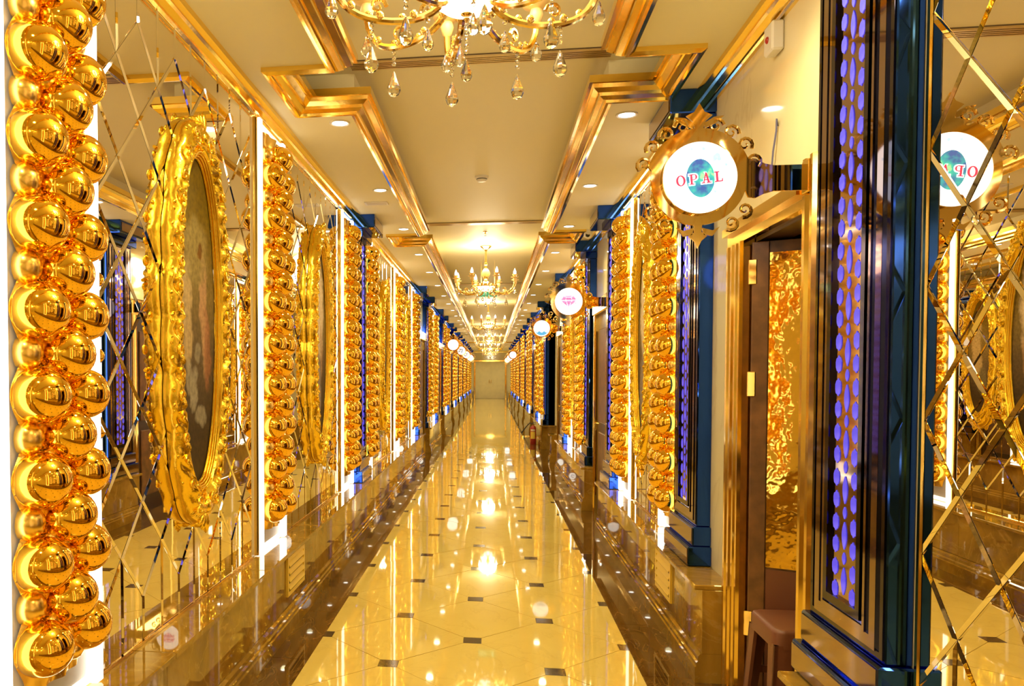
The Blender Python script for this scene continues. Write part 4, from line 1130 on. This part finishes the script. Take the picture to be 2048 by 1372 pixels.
def bars(m, T, x0, x1, z0, z1, n, a, b, seed):
    """small illegible script as slanted strokes"""
    q = random.Random(seed); w = (x1 - x0) / n
    for i in range(n):
        c = x0 + w * (i + 0.5); lo = z0 + q.random() * 0.3 * (z1 - z0); hi = z1 - q.random() * 0.4 * (z1 - z0); s = (q.random() - 0.3) * w * 0.6
        m.prism([T((c - w * 0.22, lo)), (T((c + w * 0.18, lo))), T((c + w * 0.18 + s, hi)), T((c - w * 0.22 + s, hi))], 'y', a, b)
def art_pink(r, face, dh, R):
    T = lambda p: (-face * p[0], p[1])
    a, b = layer(face, dh, 0)
    m = MB()
    for P in ([(-0.075, 0.012), (-0.05, 0.05), (-0.025, 0.04), (-0.03, 0.014)], [(-0.046, 0.053), (0.04, 0.056), (0.018, 0.043), (-0.02, 0.043)], [(0.046, 0.052), (0.072, 0.016), (0.034, 0.016), (0.024, 0.04)], [(-0.024, 0.038), (0.02, 0.038), (0.03, 0.014), (-0.026, 0.012)],
              [(-0.07, 0.006), (-0.03, 0.007), (-0.006, -0.052)], [(-0.024, 0.007), (0.026, 0.008), (0.0, -0.055)], [(0.034, 0.01), (0.07, 0.01), (0.006, -0.052)]):
        m.prism([T(p) for p in P], 'y', a, b)
    m.obj('diamond_mark', 'sign_pink', r, smooth=False)
    a, b = layer(face, dh, 1); m = MB(); bars(m, T, -0.07, 0.07, -0.032, -0.002, 13, a, b, 4); bars(m, T, -0.05, 0.06, 0.012, 0.036, 9, a, b, 9)
    m.obj('script', 'sign_magenta', r, smooth=False)
def art_blue(r, face, dh, R):
    T = lambda p: (-face * p[0], p[1])
    a, b = layer(face, dh, 0)
    m = MB(); n = 22
    for k in range(n):
        t0, t1 = PI + 0.3 + (PI - 0.6) * k / n, PI + 0.3 + (PI - 0.6) * (k + 1) / n
        zi = lambda t: -0.055 + 0.012 * math.sin(t * 9)
        m.prism([T((0.112 * math.cos(t0), 0.112 * math.sin(t0))), T((0.112 * math.cos(t1), 0.112 * math.sin(t1))), T((0.112 * math.cos(t1), max(0.112 * math.sin(t1), zi(t1)))), T((0.112 * math.cos(t0), max(0.112 * math.sin(t0), zi(t0))))], 'y', a, b)
    m.obj('water_mark', 'sign_blue', r, smooth=False)
    m = MB()
    for k in range(n):
        t0, t1 = 0.3 + (PI - 0.6) * k / n, 0.3 + (PI - 0.6) * (k + 1) / n
        m.prism([T((0.115 * math.cos(t0), 0.115 * math.sin(t0))), T((0.115 * math.cos(t1), 0.115 * math.sin(t1))), T((0.094 * math.cos(t1), 0.094 * math.sin(t1))), T((0.094 * math.cos(t0), 0.094 * math.sin(t0)))], 'y', a, b)
    m.obj('arc_mark', 'sign_pale_blue', r, smooth=False)
    m = MB(); bars(m, T, -0.05, 0.06, -0.03, 0.0, 8, a, b, 2); bars(m, T, -0.04, 0.05, 0.01, 0.035, 7, a, b, 3)
    m.obj('script', 'sign_pale_pink', r, smooth=False)
def art_plain(r, face, dh, R):
    T = lambda p: (-face * p[0], p[1]); a, b = layer(face, dh, 0)
    m = MB(); bars(m, T, -0.03, 0.03, -0.02, 0.02, 3, a, b, 6); m.obj('script', 'sign_pale_pink', r, smooth=False)
def art_swirl(r, face, dh, R):
    T = lambda p: (-face * p[0], p[1]); a, b = layer(face, dh, 0)
    m = MB()
    for P in ([(-0.06, 0.06), (0.05, 0.05), (0.05, 0.03), (-0.06, 0.035)], [(0.05, 0.05), (0.02, -0.07), (-0.01, -0.07), (0.025, 0.04)], [(-0.08, 0.0), (-0.05, 0.0), (-0.02, -0.06), (-0.05, -0.05)]): m.prism([T(p) for p in P], 'y', a, b)
    m.obj('swirl_mark', 'sign_dark', r, smooth=False)
JX = XR - 0.055
sign(0.733, 3.05, 2.204, JX, 0.127, art_opal, 'round lit OPAL sign with green gem on scrolled gold bracket')
sign(0.735, 8.0, 2.21, JX, 0.130, art_pink, 'round lit sign with pink diamond on scrolled gold bracket')
sign(0.78, 12.97, 2.235, JX, 0.125, art_blue, 'round lit sign with blue bands on gold bracket')
for k, yy in enumerate((30.18, 35.11, 40.04)):
    sign(0.78, yy, 2.24, XR, 0.125, art_plain, 'tiny white round sign, %s from the cream double doors on the OPAL sign wall' % ORD[3 - k], 'distant signs on the sign wall', both=False)
LX = XL
sign(-0.96, 20.40, 2.26, LX, 0.133, art_plain, 'plain white round sign, first on the wall opposite the OPAL sign')
for k, yy in enumerate((25.40, 30.40)):
    sign(-0.94, yy, 2.26, LX, 0.125, art_swirl, 'small round sign with dark swirl, %s from the cream double doors' % ORD[2 - k], 'distant swirl signs', both=False)
sign(-0.92, 35.40, 2.25, LX, 0.13, art_plain, 'tiny white round sign past the swirl signs, near the end doors')

# ---- alarm box, loose wire
r = on_wall('alarm_box', 'R', 3.52, z=2.87); tag(r, 'white wall box with dark red button under the gold crown moulding', 'alarm box')
MB().chbox(-0.05, 0.05, 0.0, 0.05, -0.06, 0.06, 0.008).obj('housing', 'white_plastic', r, smooth=False)
MB().sphere((0, 0.052, -0.005), 0.014, 12, 8, (1, 0.6, 1)).obj('button', 'alarm_red', r)
tag(MB().tube([(XR - 0.004, 3.56, 2.30), (XR - 0.012, 3.565, 2.36), (XR - 0.016, 3.54, 2.42), (XR - 0.008, 3.53, 2.5), (XR - 0.012, 3.515, 2.545), (XR - 0.004, 3.53, 2.52)], 0.004, 6).obj('loose_wire', 'wire_blue'),
    'thin loose blue wire on the marble above the OPAL sign bracket', 'wire')

# ---- plastic stool in the doorway
r = empty('plastic_stool', (1.255, 3.465, 0)); tag(r, 'brown plastic stool in the open gilt doorway', 'stool')
SX, SY, SZt = 0.150, 0.155, 0.50
m = MB()
def rrect(hx, hy, c, n=5):
    out = []
    for k, (sx, sy) in enumerate(((1, 1), (-1, 1), (-1, -1), (1, -1))):
        for i in range(n + 1):
            a = PI / 2 * (k + i / n); out.append((sx * (hx - c) + c * math.cos(a), sy * (hy - c) + c * math.sin(a)))
    return out
lv = [(0.95, -0.002, 0.03), (1.0, -0.006, 0.03), (1.02, -0.016, 0.03), (1.03, -0.075, 0.03)]
rings = [rrect(SX * 0.9, SY * 0.88, 0.035)] + [rrect(SX * s, SY * s, 0.04) for s, _, _ in lv]
zs = [SZt] + [SZt + d for _, d, _ in lv]
nn = len(rings[0]); vs_ = []
for rg, zz in zip(rings, zs): vs_ += [(p[0], p[1], zz) for p in rg]
m.add(vs_, [tuple(range(nn))] + [(k * nn + i, k * nn + (i + 1) % nn, (k + 1) * nn + (i + 1) % nn, (k + 1) * nn + i) for k in range(len(rings) - 1) for i in range(nn)])
m.obj('seat', 'brown_plastic', r, angle=50)
for sx in (-1, 1):
    for sy in (-1, 1):
        t0, t1 = (SX * 1.02, SY * 1.02), (SX * 1.18, SY * 1.2); wt, wb = 0.075, 0.045
        m = MB()
        for (ax, ay, bx_, by_) in ((0.014, wt, 0.012, wb), (wt, 0.014, wb, 0.012)):
            v8 = [(sx * t0[0], sy * t0[1], SZt - 0.06), (sx * (t0[0] - ax), sy * t0[1], SZt - 0.06), (sx * (t0[0] - ax), sy * (t0[1] - ay), SZt - 0.06), (sx * t0[0], sy * (t0[1] - ay), SZt - 0.06),
                  (sx * t1[0], sy * t1[1], 0), (sx * (t1[0] - bx_), sy * t1[1], 0), (sx * (t1[0] - bx_), sy * (t1[1] - by_), 0), (sx * t1[0], sy * (t1[1] - by_), 0)]
            m.add(v8, [(0, 1, 2, 3), (7, 6, 5, 4), (0, 4, 5, 1), (1, 5, 6, 2), (2, 6, 7, 3), (3, 7, 4, 0)])
        m.obj('leg', 'brown_plastic', r, smooth=False)
for sy in (-1, 1): MB().box(-SX * 1.05, SX * 1.05, sy * SY * 1.08 - 0.006, sy * SY * 1.08 + 0.006, 0.22, 0.25).obj('stretcher', 'brown_plastic', r, smooth=False)
# ---- fire extinguisher by the alcove
r = empty('fire_extinguisher', (0.90, 17.75, 0)); tag(r, 'red fire extinguisher with yellow label standing past the side alcove', 'fire extinguisher')
MB().lathe([(0.0005, 0.0), (0.06, 0.0), (0.065, 0.008), (0.065, 0.34), (0.055, 0.375), (0.03, 0.395), (0.022, 0.41), (0.0005, 0.41)], 20).obj('cylinder', 'red_paint', r)
MB().lathe([(0.0655, 0.12), (0.0662, 0.12), (0.0662, 0.27), (0.0655, 0.27)], 12, a0=PI * 1.2, a1=PI * 1.7).obj('label', 'paper_yellow', r)
MB().lathe([(0.0655, 0.285), (0.0662, 0.285), (0.0662, 0.325), (0.0655, 0.325)], 12, a0=PI * 1.2, a1=PI * 1.7).obj('label', 'paper_cream', r)
MB().lathe([(0.0005, 0.405), (0.018, 0.405), (0.018, 0.44), (0.0005, 0.44)], 12).obj('valve', 'trim_gold', r)
MB().tube([(0.06, 0, 0.475), (0.0, 0, 0.455), (-0.02, 0, 0.44)], 0.007, 6).tube([(0.065, 0, 0.44), (0.0, 0, 0.43)], 0.006, 6).tube([(0.0, 0, 0.44), (0.0, 0, 0.5)], 0.006, 6).obj('handle', 'black_plastic', r)
MB().tube([(-0.015, 0, 0.43), (-0.07, 0.0, 0.46), (-0.11, 0.0, 0.42), (-0.16, 0, 0.36), (-0.22, 0, 0.28)], 0.011, 8).tube([(-0.22, 0, 0.28), (-0.25, 0, 0.24)], [0.014, 0.018], 8).obj('hose', 'black_plastic', r)
